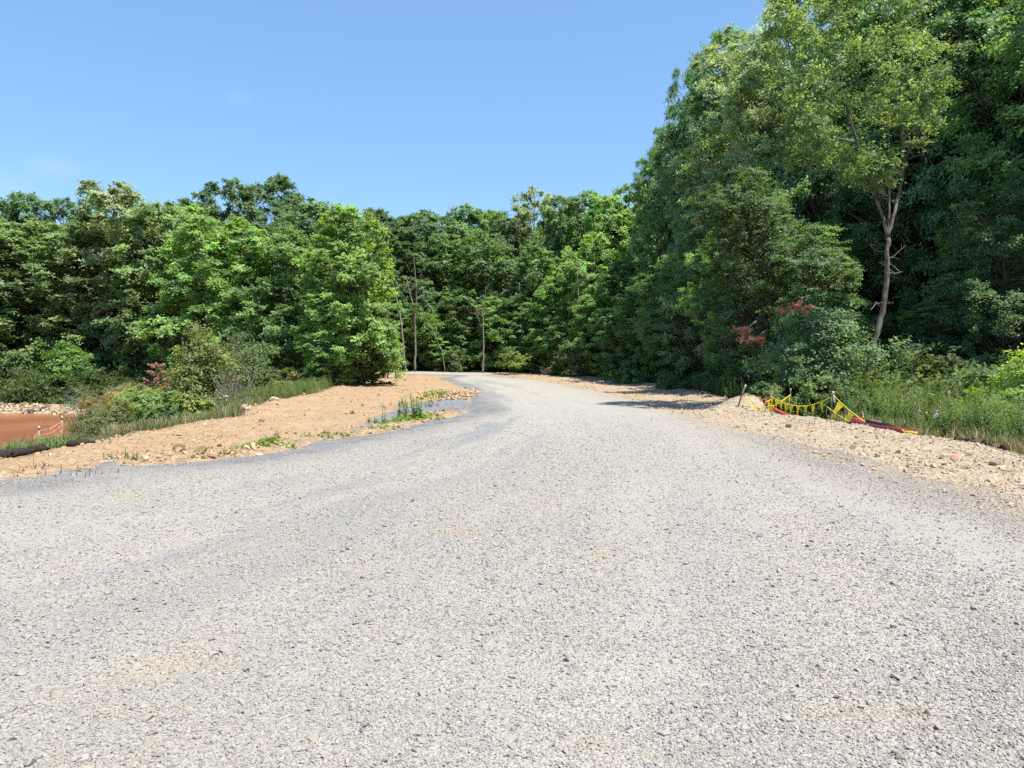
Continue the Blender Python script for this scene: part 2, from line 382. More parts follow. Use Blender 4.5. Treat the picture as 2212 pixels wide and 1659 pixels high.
# settling pond of muddy water
wm, n, out = newmat('muddy_water'); P = pos(n)
f = noise(n, P, .12, 4); c = mixc(n, mrange(n, f, .35, .65), (.205, .078, .038), (.275, .118, .064))
mp = nd(n, 'ShaderNodeMapping'); n.links.new(P, mp.inputs[0]); mp.inputs['Scale'].default_value = (1, 2.2, 1)
princ(n, out, c, .3, .2, bump(n, noise(n, mp.outputs[0], 1.6, 3), .006))
a = np.linspace(0, 2*math.pi, 49)[:-1]
Vp = np.stack([POND[0]+np.cos(a)*24, POND[1]+np.sin(a)*np.where(np.sin(a) < 0, 25, 14), np.full(48, -1.6)], -1)
Vp = np.vstack([Vp, (POND[0], POND[1], -1.6)])
obj_w = obj('water', mesh('water', Vp, np.array([(i, (i+1) % 48, 48) for i in range(48)]), wm)); tag(obj_w, kind='structure')

# ------------------------------------------------------------------ stones, scattered by geometry nodes
rng = np.random.default_rng(4)
def stone_mesh(name, seed, mat, flat=.62):
    g = np.random.default_rng(seed)
    import bmesh
    bm = bmesh.new(); pts = g.normal(size=(13, 3)); pts /= np.linalg.norm(pts, axis=1)[:, None]
    pts *= g.uniform(.75, 1.1, (13, 1)); pts *= np.array([1.15, .9, flat])
    for p in pts: bm.verts.new(p)
    r = bmesh.ops.convex_hull(bm, input=bm.verts)
    dele = {v for v in r['geom_interior'] if isinstance(v, bmesh.types.BMVert)}
    if dele: bmesh.ops.delete(bm, geom=list(dele), context='VERTS')
    me = bpy.data.meshes.new(name); bm.to_mesh(me); bm.free(); me.materials.append(mat); return me
def scatter(name, protos, P, S, label=None, tilt=.35, kind='stuff', rotz=True, rx=None):
    """P (n,3), S (n,), prototypes are meshes; a single object of countless small pieces"""
    src = bpy.data.collections.new(name+'_pieces')
    for i, me in enumerate(protos):
        o = bpy.data.objects.new(f'{name}_piece_{i:02d}', me); src.objects.link(o)
    me = bpy.data.meshes.new(name); me.vertices.add(len(P)); me.vertices.foreach_set('co', np.asarray(P, np.float32).ravel())
    a = me.attributes.new('s', 'FLOAT', 'POINT'); a.data.foreach_set('value', np.asarray(S, np.float32))
    g = np.random.default_rng(len(P)); rot = g.normal(0, tilt, (len(P), 3)); rot[:, 2] = g.uniform(0, 6.28, len(P))
    a = me.attributes.new('rot', 'FLOAT_VECTOR', 'POINT'); a.data.foreach_set('vector', rot.astype(np.float32).ravel())
    a = me.attributes.new('idx', 'INT', 'POINT'); a.data.foreach_set('value', g.integers(0, len(protos), len(P)).astype(np.int32))
    o = obj(name, me)
    ng = bpy.data.node_groups.new(name, 'GeometryNodeTree')
    ng.interface.new_socket('Geometry', in_out='INPUT', socket_type='NodeSocketGeometry'); ng.interface.new_socket('Geometry', in_out='OUTPUT', socket_type='NodeSocketGeometry')
    gi = ng.nodes.new('NodeGroupInput'); go = ng.nodes.new('NodeGroupOutput')
    mp = ng.nodes.new('GeometryNodeMeshToPoints'); ci = ng.nodes.new('GeometryNodeCollectionInfo'); ip = ng.nodes.new('GeometryNodeInstanceOnPoints')
    ci.inputs[0].default_value = src; ci.inputs[1].default_value = True; ci.inputs[2].default_value = True
    def na(nm, dt):
        a = ng.nodes.new('GeometryNodeInputNamedAttribute'); a.data_type = dt; a.inputs[0].default_value = nm; return a.outputs[0]
    L = ng.links.new
    L(gi.outputs[0], mp.inputs[0]); L(mp.outputs[0], ip.inputs['Points']); L(ci.outputs[0], ip.inputs['Instance'])
    ip.inputs['Pick Instance'].default_value = True
    L(na('idx', 'INT'), ip.inputs['Instance Index']); L(na('s', 'FLOAT'), ip.inputs['Scale'])
    e = ng.nodes.new('FunctionNodeEulerToRotation'); L(na('rot', 'FLOAT_VECTOR'), e.inputs[0]); L(e.outputs[0], ip.inputs['Rotation'])
    L(ip.outputs[0], go.inputs[0])
    md = o.modifiers.new('scatter', 'NODES'); md.node_group = ng
    tag(o, label, name.replace('_', ' '), kind=kind); return o
def stonemat(name, lo, hi, warm, dark, patchy=False):
    m, n, out = newmat(name); oi = nd(n, 'ShaderNodeObjectInfo').outputs['Random']
    c = mixc(n, oi, lo, hi)
    w = nd(n, 'ShaderNodeTexWhiteNoise', noise_dimensions='1D'); n.links.new(oi, w.inputs['W'])
    c = mixc(n, mrange(n, w.outputs[0], .86, .9, 0, .75), c, warm)
    c = mixc(n, mrange(n, w.outputs[0], .015, .03, 1, 0), c, dark)
    if patchy:
        lo_ = nd(n, 'ShaderNodeObjectInfo').outputs['Location']
        c = mixc(n, mrange(n, noise(n, lo_, .9, 3, .6), .54, .68, 0, .55), c, (.30, .25, .18))
        c = mixc(n, mrange(n, noise(n, lo_, .4, 3, .6), .40, .25, 0, .5), c, (.19, .193, .20))
    f = noise(n, nd(n, 'ShaderNodeTexCoord').outputs['Object'], 2.2, 4, .6)
    c = mixc(n, 1., c, mixc(n, f, (.86, .86, .86), (1.14, 1.14, 1.14)), 'MULTIPLY')
    princ(n, out, c, .9, .15); return m
M_st = stonemat('limestone', (0.226, 0.218, 0.208), (0.272, 0.262, 0.247), (0.251, 0.221, 0.180), (.16, .16, .158), True)
M_rub = stonemat('rubble_stone', (0.272, 0.180, 0.097), (0.393, 0.290, 0.178), (0.353, 0.311, 0.241), (0.150, 0.092, 0.047))
M_rubg = stonemat('grey_rubble', (0.293, 0.231, 0.158), (0.431, 0.354, 0.258), (0.385, 0.277, 0.193), (0.185, 0.139, 0.092))
st_p = [stone_mesh('stone', 100+i, M_st) for i in range(9)]
def zs(x, y):       # height of the finished road surface
    s = sdpoly(x, y, ROAD) + (x > 2)*.9*(1-.8*smooth(y, 22, 40))*fbm(x*1.3, y*.22, 3, 33) - .65*(x > 2)*smooth(y, 14, 28)*(1-smooth(y, 58, 66)) + (.30*fbm(x*.9, y*.9, 3, 31)+.12*fbm(x*5, y*5, 2, 32))*np.clip(1.3-np.hypot(x, y)/120, .3, 1)
    return terrain(x, y)+np.maximum(np.clip(s*.12, -.12, .03), 0), s
def sample_fan(N, r0, r1, power, half=41):
    u = rng.uniform(0, 1, N); r = r0*(r1/r0)**(u**power); t = np.radians(rng.uniform(-half, half, N))
    return r*np.sin(t), r*np.cos(t)
x, y = sample_fan(680000, 2.2, 30, .96)
z, s = zs(x, y); r = np.hypot(x, y)
lan = lanes(x, y)
dens = np.clip(.66 + .4*np.exp(-(s/.9)**2) + .8*fbm(lan*1.2, y*.05, 3, 63) + .25*fbm(x*.55, y*.55, 3, 61) + .25*fbm(x*2.5, y*2.5, 2, 62), .12, 1)
k = (s > -.45) & (rng.uniform(0, 1, len(x)) < smooth(s, -.45, .15)**2*dens*(1-smooth(r, 13, 30))); x, y, z, r = x[k], y[k], z[k], r[k]
S = np.exp(rng.normal(math.log(.0058), .42, len(x)))*(1+r*.03)
bigk = rng.uniform(0, 1, len(x)) < .006; S[bigk] *= rng.uniform(1.5, 3.0, bigk.sum())
S = np.minimum(S, .036)
scatter('gravel', st_p, np.stack([x, y, z+S*.08], -1), S, 'loose light grey crushed stone covering the road in front', .4)
# rubble over the bare soil
rub_p = [stone_mesh('clod', 200+i, M_rub, .7) for i in range(6)]; rubg_p = [stone_mesh('clod', 300+i, M_rubg, .7) for i in range(6)]
def rub(name, N, cond, size, sig, protos, label, r0=8, r1=75, dens=None, power=.8):
    x, y = sample_fan(N, r0, r1, power)
    s = sdpoly(x, y, ROAD); c = sdpoly(x, y, CLEAR)
    k = cond(x, y, s, c); x, y, s, c = x[k], y[k], s[k], c[k]
    z = np.where(s > 0, terrain(x, y)+np.clip(s*.12, -.12, .03), terrain(x, y)); S = np.exp(rng.normal(math.log(size), sig, len(x)))*np.clip(.75+np.hypot(x, y)/75, .8, 1.6)
    return scatter(name, protos, np.stack([x, y, z+S*.2], -1), np.minimum(S, .16), label, .5)
pat = lambda x, y: sdpoly(x, y, PATCH)
rub('rubble', 150000, lambda x, y, s, c: (s < -.05) & (c > -.3) & (x < 0) & (pat(x, y) < 0) & (rng.uniform(0, 1, len(x)) < np.clip(.25+.9*fbm(x*.6, y*.6, 3, 71)+.8*np.exp(-(c/.6)**2)+.5*np.exp(-((s+.5)/.5)**2)*(y < 30), .04, 1)), .0135, .6, rub_p, 'small orange tan clods and stones strewn over the left shoulder')
rub('rubble', 220000, lambda x, y, s, c: (s < 1.3) & (c > -.4) & (x > 0) & (rng.uniform(0, 1, len(x)) < np.clip(.5+.9*fbm(x*.7, y*.7, 3, 72)+.9*np.exp(-((c-.3)/.6)**2), .08, 1)*(1-smooth(s+.5*fbm(x*.8, y*.8, 3, 73), -.3, 1.1))), .0125, .62, rubg_p, 'pale stones and rubble heaped along the right shoulder')
x, y = sample_fan(26000, 13, 32, 1); k = (sdpoly(x, y, PATCH) > -.1); x, y = x[k], y[k]
scatter('gravel', st_p, np.stack([x, y, terrain(x, y)+.005], -1), np.full(len(x), .022), 'grey blue stone washed down the swale beside the road', .4)

clod_p = [stone_mesh('clod', 600+i, stonemat('brown_clod', (.10, .07, .04), (.27, .20, .12), (.20, .18, .09), (.06, .035, .02)), .8) for i in range(2)]
rub('rubble', 26000, lambda x, y, s, c: (s < -.12) & (s > -1.25) & (x < 0) & (y < 30) & (rng.uniform(0, 1, len(x)) < np.clip(-.05+1.5*fbm(x*.8, y*.8, 3, 75), 0, .55)), .05, .5, rub_p+clod_p, 'broken clods and stones along the lip of the left road edge')
# rocky pile inside the bend and stones on the far bank of the pond
x = rng.normal(0, 1, 420); y = rng.normal(0, 1, 420); c0 = G(972, 852)
x = c0[0]+x*.75; y = c0[1]+y*2.6
scatter('rubble', rub_p, np.stack([x, y, terrain(x, y)+.03+.16*np.exp(-((x-c0[0])/.8)**2-((y-c0[1])/2.6)**2)], -1), rng.uniform(.05, .15, 420), 'heap of tan broken rock inside the bend of the road', .6)
t = rng.uniform(0, math.pi, 2200); rr_ = rng.normal(1.12, .04, 2200)
x = POND[0]+np.cos(t)*POND[2]*rr_; y = POND[1]+np.sin(t)*POND[3]*rr_*1.02
scatter('rubble', rubg_p, np.stack([x, y, np.maximum(terrain(x, y), -1.62)+.03], -1), rng.uniform(.06, .22, 2200), 'pale riprap along the far bank of the muddy pond', .5)
# ------------------------------------------------------------------ trees
def unit(v): return v/(np.linalg.norm(v, axis=-1, keepdims=True)+1e-9)
def leaf_cloud(g, cen, rp, out, nspray, nleaf, leaf, flat=.55, droop=0., tip=1., wid=.6, up=.8):
    """cen (P,3) clump centres, rp (P,) radii, out (P,3) outward directions -> vertices, faces, tints"""
    Pn = len(cen)
    d = unit(g.normal(size=(Pn, nspray, 3)) + out[:, None]*.55 + np.array([0, 0, .25]))
    ln = rp[:, None, None]*g.uniform(.55, 1.15, (Pn, nspray, 1))
    d[..., 2] *= flat**.6
    t = g.uniform(.22, 1.05, (Pn, nspray, nleaf, 1))
    side = g.normal(size=(Pn, nspray, nleaf, 3))*(.05+.11*t)*rp[:, None, None, None]*tip
    side[..., 2] *= .55
    p = cen[:, None, None]+d[:, :, None]*ln[:, :, None]*t+side
    p[..., 2] -= droop*rp[:, None, None]*t[..., 0]**2
    sh = p.shape[:3]
    nrm = unit(np.array([0, 0, up])+out[:, None, None]*.85+g.normal(size=sh+(3,))*.5)
    ax = unit(np.cross(nrm, g.normal(size=sh+(3,))))
    bx = np.cross(nrm, ax)
    L = leaf*g.uniform(.65, 1.3, sh+(1,)); Wd = L*wid
    v = np.stack([p-ax*L*.5, p+bx*Wd*.5+ax*L*.08, p+ax*L*.5-nrm*L*.12, p-bx*Wd*.5+ax*L*.08], -2).reshape(-1, 3)
    nf = len(v)//4; F = np.arange(nf*4).reshape(-1, 4)
    tint = np.clip(.5+.20*g.normal(size=(Pn, 1, 1))+.14*g.normal(size=(Pn, nspray, 1))+.16*g.normal(size=sh), 0, 1).ravel()
    t2 = np.clip(.5+.25*g.normal(size=(Pn, 1, 1))+.1*g.normal(size=sh), 0, 1).ravel()
    return v, F, tint, t2
def make_tree(seed, H=18, R=4.6, c0=.08, nclump=230, nspray=13, nleaf=12, leaf=.2, rc=(.75, 1.35), prof=(.75, .55), flat=.55, lobes=.28, trunk_r=.2,
              lean=(0, 0), wob=.35, shell=.33, top=.97, matl=None, matb=None, limbs=True, droop=.15, wid=.6, fork=None, holes=0.):
    g = np.random.default_rng(seed)
    n = 14; tt = np.linspace(0, 1, n)
    wx = np.cumsum(g.normal(0, 1, n))*wob/4*tt; wy = np.cumsum(g.normal(0, 1, n))*wob/4*tt
    tp = np.stack([lean[0]*tt**1.3*H+wx, lean[1]*tt**1.3*H+wy, tt*H*top], -1)
    def tr(z): return np.stack([np.interp(z, tp[:, 2], tp[:, 0]), np.interp(z, tp[:, 2], tp[:, 1]), z], -1)
    lph = g.uniform(0, 6.28, 6); lfa = g.integers(1, 5, 6); lfz = g.uniform(1.5, 7, 6)
    def env(t, az):
        t_0 = .35+.25*(prof[0]-.55)/.5; hi = np.clip((t-t_0)/(1-t_0), 0, 1); lo_ = np.clip((t_0-t)/t_0, 0, 1)
        e = np.sqrt(np.clip(1-hi**2.4, 0, 1))*(1-.45*lo_**2)
        lo = sum(np.sin(lfa[i]*az+lfz[i]*t*3+lph[i]) for i in range(6))/6*2
        return R*np.clip(e, 0, 1)*(1+lobes*lo)
    N = nclump*3
    t = g.uniform(0, 1, N)**.8; az = g.uniform(0, 6.283, N)
    e0 = env(t, az); k = g.uniform(0, R*1.25, N) < e0; t, az = t[k][:nclump], az[k][:nclump]; e0 = env(t, az)
    rho = e0*g.uniform(0, 1, len(t))**shell*.93
    z = H*(c0+(1-c0)*t); b = tr(np.clip(z, 0, H*top)); cen = b+np.stack([np.cos(az)*rho, np.sin(az)*rho, np.zeros(len(t))], -1)
    cen[:, 2] = np.minimum(z, H*.98)
    if holes:
        hm = fbm(cen[:, 0]*.33+50, cen[:, 2]*.33+cen[:, 1]*.3, 2, seed) > -.25+holes*.0-holes*.35+.25
        hm |= g.uniform(0, 1, len(t)) < (1-holes); cen, az, rho, t, e0 = cen[hm], az[hm], rho[hm], t[hm], e0[hm]
    rp = g.uniform(rc[0], rc[1], len(cen))*(1-.22*t)
    out = unit(np.stack([np.cos(az), np.sin(az), (t-.35)*1.2], -1))
    v, F, ti, t2 = leaf_cloud(g, cen, rp, out, nspray, nleaf, leaf, flat, droop, wid=wid)
    crown = mesh('crown', v, F, matl or M_leaf, {'tint': ('FACE', ti), 'tint2': ('FACE', t2)})
    mb = MB(); rad = trunk_r*(1-.86*tt)+.012; rad[0] *= 1.45; mb.tube(tp, rad, 9)
    if limbs:
        sel = g.permutation(len(cen))[:int(len(cen)*.55)]
        for i in sel:
            zc = cen[i, 2]; zb = max(H*c0*.6+.3, zc-(.35+.5*g.uniform())*rho[i]-.3)
            zb = min(zb, H*top*.97); s = tr(np.array(zb)); e = cen[i]
            m1 = s+(e-s)*.35+np.array([0, 0, -.04*rho[i]]); m2 = s+(e-s)*.7+np.array([0, 0, .07*rho[i]])+g.normal(0, .08, 3)
            r0 = .012+.011*rho[i]*trunk_r/.2*(1.3-t[i])
            mb.tube([s, m1, m2, e], [r0*1.7, r0*1.2, r0*.8, r0*.35], 4, False)
    trunk = mb.mesh('trunk', matb or M_bark, sm=True)
    return trunk, crown
FAR = [make_tree(11+i, H=18, R=4.4, c0=c, nclump=nc, nspray=14, nleaf=15, leaf=.26, prof=p, lobes=.34, shell=.36, flat=f, trunk_r=.17) for i, (c, nc, p, f) in enumerate(
       [(.03, 250, (.62, .6), .5), (.05, 240, (.8, .5), .6), (.10, 230, (1.0, .55), .6), (.04, 260, (.7, .45), .45), (.12, 220, (1.1, .6), .65), (.02, 250, (.55, .7), .5)])]
TALL = [make_tree(41+i, H=20, R=4.0, c0=.30+.06*i, nclump=170, nspray=13, nleaf=14, leaf=.27, prof=(1.05, .55), lobes=.4, shell=.5, trunk_r=.17, holes=.3) for i in range(3)]
NEAR = [make_tree(61+i, H=21, R=5.0, c0=c, nclump=430, nspray=15, nleaf=15, leaf=.18, rc=(.45, 1.4), prof=p, lobes=.4, shell=.38, flat=f, trunk_r=.22, wob=.8, wid=.62) for i, (c, p, f) in enumerate(
       [(.03, (.75, .5), .5), (.05, (.9, .5), .6), (.08, (1.05, .5), .5), (.03, (.65, .55), .55)])]
def tree(kind, label, x, y, H, R, base, col, cat='tree', group=None, rz=None, name='tree', sink=.05, crown_label=None, tw=None):
    tm, cm, H0, R0 = base
    o = thing(name, label, cat, (x, y, gz(x, y)-sink), group, rz if rz is not None else random.uniform(0, 6.28))
    o.scale = (R/R0, R/R0, H/H0)
    obj('trunk', tm, o); obj('crown', cm, o, color=col); return o
random.seed(7)
def place(px, top, dist, R, fam, i, col, label, group=None, name='tree', cat='tree', rz=None):
    x = U(px)*dist; y = dist; g0 = gz(x, y); zt = W(px, top, dist)[2]
    if fam == 'F': col = tuple(v*1.12 for v in col)
    if fam == 'N': col = tuple(v*1.3 for v in col)  # right wood leaves lightened in colour to offset the shade on them
    base = {'F': (*FAR[i % len(FAR)], 18., 4.4), 'T': (*TALL[i % len(TALL)], 20., 4.0), 'N': (*NEAR[i % len(NEAR)], 21., 5.0)}[fam]
    return tree(fam, label, x, y, (zt-g0)*(1.05 if fam == 'N' else 1.0), R, base, col, cat, group, rz, name)
# leaf colours, brighter than real albedos to lift the shaded foliage
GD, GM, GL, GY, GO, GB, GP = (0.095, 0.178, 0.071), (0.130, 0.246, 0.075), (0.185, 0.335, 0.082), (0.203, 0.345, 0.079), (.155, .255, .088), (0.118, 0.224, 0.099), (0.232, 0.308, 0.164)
# left wood, front row: (pixel x, top, distance, radius, family, template, colour, label)
LEFT = [
 (-95, 455, 65, 5.0, 'F', 3, GM, 'mid green tree cut by the left frame, leftmost of the front row behind the pond'),
 (5, 482, 65, 4.8, 'F', 0, GO, 'olive green tree at the far left with its crown over the muddy pond'),
 (95, 476, 66, 4.7, 'F', 1, GO, 'olive tree right of the far left one, its low rounded top under the darker skyline'),
 (185, 468, 66, 4.3, 'F', 5, GO, 'dull olive tree standing behind the bright green sapling by the pond'),
 (265, 394, 66, 4.2, 'F', 2, GP, 'tall pale grey green tree peaking above the left wood, feathery against the sky'),
 (345, 428, 64, 4.2, 'F', 3, GO, 'broad olive tree just right of the pale peak, behind the dead red pine'),
 (440, 450, 60, 4.0, 'F', 0, GL, 'bright green tree with a rounded dome behind the yellowish sapling'),
 (530, 468, 58, 3.6, 'F', 5, GL, 'fresh green tree with layered branches above the bare grey shrub'),
 (610, 488, 57, 3.5, 'F', 1, GM, 'mid green tree showing two dark stems under its crown in the left wood'),
 (690, 442, 62, 3.7, 'F', 4, GB, 'blue green tree next left of the brightest tree at the road bend'),
]
for a in LEFT: place(*a[:7], a[7])
BACKL = [(-30, 418, 80, 5), (55, 412, 82, 4.2), (140, 420, 86, 2.6), (188, 428, 86, 2.4), (385, 428, 78, 4.4), (448, 432, 84, 3), (655, 420, 78, 4), (700, 436, 76, 3.5), (770, 468, 80, 3.6)]
for i, (px, t, d, r) in enumerate(BACKL):
    place(px, t, d, r, 'F', i+1, GB if i % 2 else GD, ['dark tree at the far left rising behind the pond wood', 'round headed dark tree on the left skyline, second from the frame', 'small narrow dark treetop standing alone above the left wood', 'thin dark treetop right of the lone narrow one on the left skyline',
        'grey green treetop between the pale peak and the dark twin crowns', 'low dark crown at the left foot of the dark twin crowns', 'dull green crown stepping down right of the dark twin crowns', 'dark crown behind the blue green tree near the bend', 'dark crown showing behind the brightest tree at the bend'][i])
place(515, 386, 84, 4.0, 'F', 2, GD, 'dark tall tree on the skyline, left one of twin crowns above the left wood')
place(600, 376, 86, 3.8, 'F', 4, GD, 'darkest tall tree on the skyline, right one of twin crowns above the left wood')
# hero maple at the bend
mp = make_tree(301, H=15, R=3.7, c0=.0, nclump=340, nspray=16, nleaf=15, leaf=.2, rc=(.6, 1.0), prof=(.58, .55), lobes=.3, shell=.42, flat=.7, trunk_r=.16, droop=.05)
x, y = U(768)*53, 53.; ht = W(765, 446, 53)[2]-gz(x, y)
tree('H', 'brightest yellow green tree at the end of the left wood, overhanging the bend', x, y, ht, 3.35, (*mp, 15., 3.7), GY, rz=1.1)
place(716, 600, 51, 2.0, 'F', 3, GL, 'short green tree under the left side of the brightest tree, beside the tan soil')
place(805, 660, 54.5, 1.8, 'F', 5, (.115, .15, .04), 'low yellowish tree skirt leaning out over the bend beneath the brightest tree')
# middle wood beyond the bend
MID = [(815, 452, 90, 3.9, GD), (868, 468, 93, 3.8, GD), (925, 462, 92, 4.0, GB), (985, 440, 94, 4.2, GM), (1048, 448, 95, 4.4, GM), (1100, 468, 90, 3.6, GD), (1155, 404, 92, 3.6, GP), (1205, 425, 86, 3.6, GM),
       (1255, 408, 84, 3.8, GM), (1315, 415, 82, 4.0, GL), (1358, 396, 84, 4.2, GM)]
ML = ['dark tree directly behind the brightest tree, first of the middle wood', 'dark tree behind the twin bare trunks beyond the bend', 'blue green tree just right of the twin bare trunks', 'broad domed tree, first high point of the middle skyline',
      'domed tree right of the first high point of the middle skyline', 'dark tree in the low dip of the middle skyline', 'pale open topped tree standing above the middle skyline', 'green tree below and right of the pale open topped one', 'mid green tree on the middle skyline with a small spiky top', 'lighter green tree left of where the tall right wood begins', 'round green tree tucked against the tall right wood']
for i, (px, t, d, r, c) in enumerate(MID): place(px, t, d, r, 'F' if i > 2 else 'T', [2, 1, 4, 0, 3][i % 5], c, ML[i])
M2 = [(840, 500, 86, 3, GD, 'T'), (900, 545, 87, 2.8, GB, 'T'), (965, 505, 87, 3.3, GM, 'T'), (1040, 498, 85, 3.2, GM, 'T'), (1105, 560, 83, 2.9, GB, 'F'), (1165, 520, 80, 3.0, GM, 'F'), (1225, 555, 77, 2.7, GL, 'F'), (1290, 500, 74, 3.2, GL, 'F'), (1345, 560, 70, 2.8, GM, 'F')]
M2L = ['shaded slender tree behind the leftmost bare trunk', 'shaded short tree right behind the forked bare trunk', 'open crowned tree above the leaning pole', 'open crowned tree over the pale lone trunk', 'blue green lower tree right of the pale lone trunk', 'mid height tree under the pale open topped one', 'short light green tree above the tan strip at the road crest', 'light green tree with hanging sprays at the inner corner of the right wood', 'mid green low tree at the corner of the right wood and tan strip']
for i, (px, t, d, r, c, f) in enumerate(M2): place(px, t, d, r, f, i, c, M2L[i])
M3 = [(868, 640, 84, 2.2, GM), (915, 600, 84, 2.0, GB), (950, 690, 82.5, 1.9, GL), (1000, 620, 83, 2.3, GM), (1075, 640, 80, 2.2, GL), (1135, 650, 78, 2.1, GM), (1190, 600, 76, 2.3, GL), (1235, 640, 73, 2.1, GM), (1285, 610, 69, 2.2, GL), (1330, 660, 64, 2.0, GM), (1375, 620, 61, 2.3, GM)]
M3L = ['small leafy tree between the pair of bare trunks', 'small leafy tree just right of the forked bare trunk', 'small light green tree beside the leaning pole', 'leafy understory tree left of the lone pale trunk', 'light green understory tree right of the lone pale trunk', 'leafy understory tree by the pale broken stem', 'light green understory tree right of the pale broken stem', 'leafy understory tree under the thin grey stem', 'light green understory tree in the right inner corner', 'short leafy tree right of the inner corner', 'short leafy tree left of the long shadows']
for i, (px, t, d, r, c) in enumerate(M3): place(px, t, d, r, 'F', [0, 3, 5, 1][i % 4], c, M3L[i])
# the tall wood on the right
RT = [(1425, 322, 74, 2.9, 'N', 0, GM, 'tall tree at the left end of the right wood, lowest of its stepped tops'),
 (1468, 165, 66, 3.5, 'N', 1, GB, 'tall tree with a side bough reaching left against the sky'),
 (1540, 84, 61, 4.6, 'N', 2, GB, 'tall dark blue green tree, first high summit of the right wood'),
 (1625, 90, 54, 5.0, 'N', 3, GP, 'tall paler tree right of the first high summit of the right wood'),
 (1710, 20, 49, 4.6, 'N', 0, GP, 'tall pale green tree left of the yellowish locust crown'),
 (1790, -40, 46, 4.6, 'N', 1, GM, 'tall tree behind the left half of the locust crown, cut by the frame top'),
 (1925, -90, 44, 4.4, 'N', 2, GM, 'tall tree behind the locust trunk, out of the top of the frame'),
 (2040, -110, 41, 4.6, 'N', 3, GD, 'dark tall tree just right of the locust crown, cut by the frame top'),
 (2165, -120, 37.5, 4.4, 'N', 0, GB, 'tall tree with leafy boughs in the upper right corner'),
 (2300, -150, 34, 4.6, 'N', 1, GM, 'tall tree on the right frame edge, mostly outside the picture'),
 (2480, -200, 31, 4.8, 'N', 2, GM, 'tall tree just beyond the right frame edge')]
for a in RT: place(*a)
R2 = [(1442, 560, 56, 2.5, 'N', 3, GM, 'mid green edge tree at the corner of the right wood beyond the long shadows'),
 (1525, 430, 52, 2.8, 'N', 0, GB, 'dark blue green edge tree casting shadow over the tan strip'),
 (1605, 520, 45, 2.6, 'N', 1, GM, 'dark edge tree between the long shadows and the yellow green one'),
 (1650, 392, 41, 3.0, 'N', 2, (.075, .135, .050), 'yellow green mid height tree in front of the tall right wood'),
 (1755, 500, 37, 2.6, 'N', 3, GD, 'mid height tree close left of the locust trunk'),
 (2060, 640, 32, 2.2, 'N', 0, GD, 'dark understory tree in the shade behind the right weeds'),
 (2165, 400, 30, 2.5, 'N', 1, (.085, .155, .055), 'mid height light green tree on the right side with sunlit sprays')]
for a in R2: place(*a)
# rows deeper in the wood: nothing tells these apart
random.seed(3)
g = np.random.default_rng(12)
deep = []
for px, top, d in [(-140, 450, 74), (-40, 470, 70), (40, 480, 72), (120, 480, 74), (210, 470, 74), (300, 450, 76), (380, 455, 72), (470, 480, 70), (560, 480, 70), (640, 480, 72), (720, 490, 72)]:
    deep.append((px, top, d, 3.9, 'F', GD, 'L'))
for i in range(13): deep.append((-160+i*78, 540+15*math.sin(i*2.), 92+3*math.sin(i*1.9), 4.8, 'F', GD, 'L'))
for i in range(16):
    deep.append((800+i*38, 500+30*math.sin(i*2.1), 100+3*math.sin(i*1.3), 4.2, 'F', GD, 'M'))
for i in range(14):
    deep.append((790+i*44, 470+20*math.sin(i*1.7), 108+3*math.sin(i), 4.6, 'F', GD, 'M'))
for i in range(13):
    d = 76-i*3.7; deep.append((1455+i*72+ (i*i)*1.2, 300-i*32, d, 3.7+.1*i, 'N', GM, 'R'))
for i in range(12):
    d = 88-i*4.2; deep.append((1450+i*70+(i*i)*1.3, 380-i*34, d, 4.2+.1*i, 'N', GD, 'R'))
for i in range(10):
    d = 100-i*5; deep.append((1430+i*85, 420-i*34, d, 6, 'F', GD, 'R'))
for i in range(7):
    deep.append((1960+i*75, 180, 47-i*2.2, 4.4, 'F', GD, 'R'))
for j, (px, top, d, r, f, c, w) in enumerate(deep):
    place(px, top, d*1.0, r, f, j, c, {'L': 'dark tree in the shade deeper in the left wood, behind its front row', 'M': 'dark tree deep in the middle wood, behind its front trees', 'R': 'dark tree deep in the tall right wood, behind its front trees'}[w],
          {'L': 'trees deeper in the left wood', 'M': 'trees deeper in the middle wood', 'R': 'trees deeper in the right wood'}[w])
# ------------------------------------------------------------------ trees with a shape of their own
def limb_tree(name, label, x, y, trunks, twigs=0, mat=M_bark, seed=0, extra=None, cat='tree'):
    """trunks: list of (points relative to the base, radii)"""
    g = np.random.default_rng(seed); o = thing(name, label, cat, (x, y, gz(x, y)-.08)); mb = MB()
    for pts, rad in trunks:
        pts = np.array(pts, float)
        n = max(6, len(pts)*3); t = np.linspace(0, len(pts)-1, n); p = np.stack([np.interp(t, range(len(pts)), pts[:, i]) for i in range(3)], -1)
        r = np.interp(t, range(len(pts)), rad); p[1:-1] += g.normal(0, .25, (n-2, 3))*r[1:-1, None]
        mb.tube(p, r, 8)
    if twigs:
        tb = mb
        for _ in range(twigs):
            pts, rad = trunks[g.integers(len(trunks))]; pts = np.array(pts, float); t = g.uniform(.35, 1)*(len(pts)-1); i = int(min(t, len(pts)-2)); p = pts[i]+(pts[i+1]-pts[i])*(t-i)
            d = unit(np.array([g.normal(), g.normal(), g.uniform(.1, 1.1)])); L = g.uniform(.4, 1.5)
            q = p+d*L*.5+np.array([0, 0, -.03]); e = q+unit(d+g.normal(0, .4, 3))*L*.5
            tb.tube([p, q, e], [.022, .014, .005], 4, False)
            for k in range(2):
                s = p+(e-p)*g.uniform(.4, .8); tb.tube([s, s+unit(d+g.normal(0, .8, 3))*L*.35], [.009, .003], 3, False)
    obj('trunk', mb.mesh('trunk', mat), o)
    return o
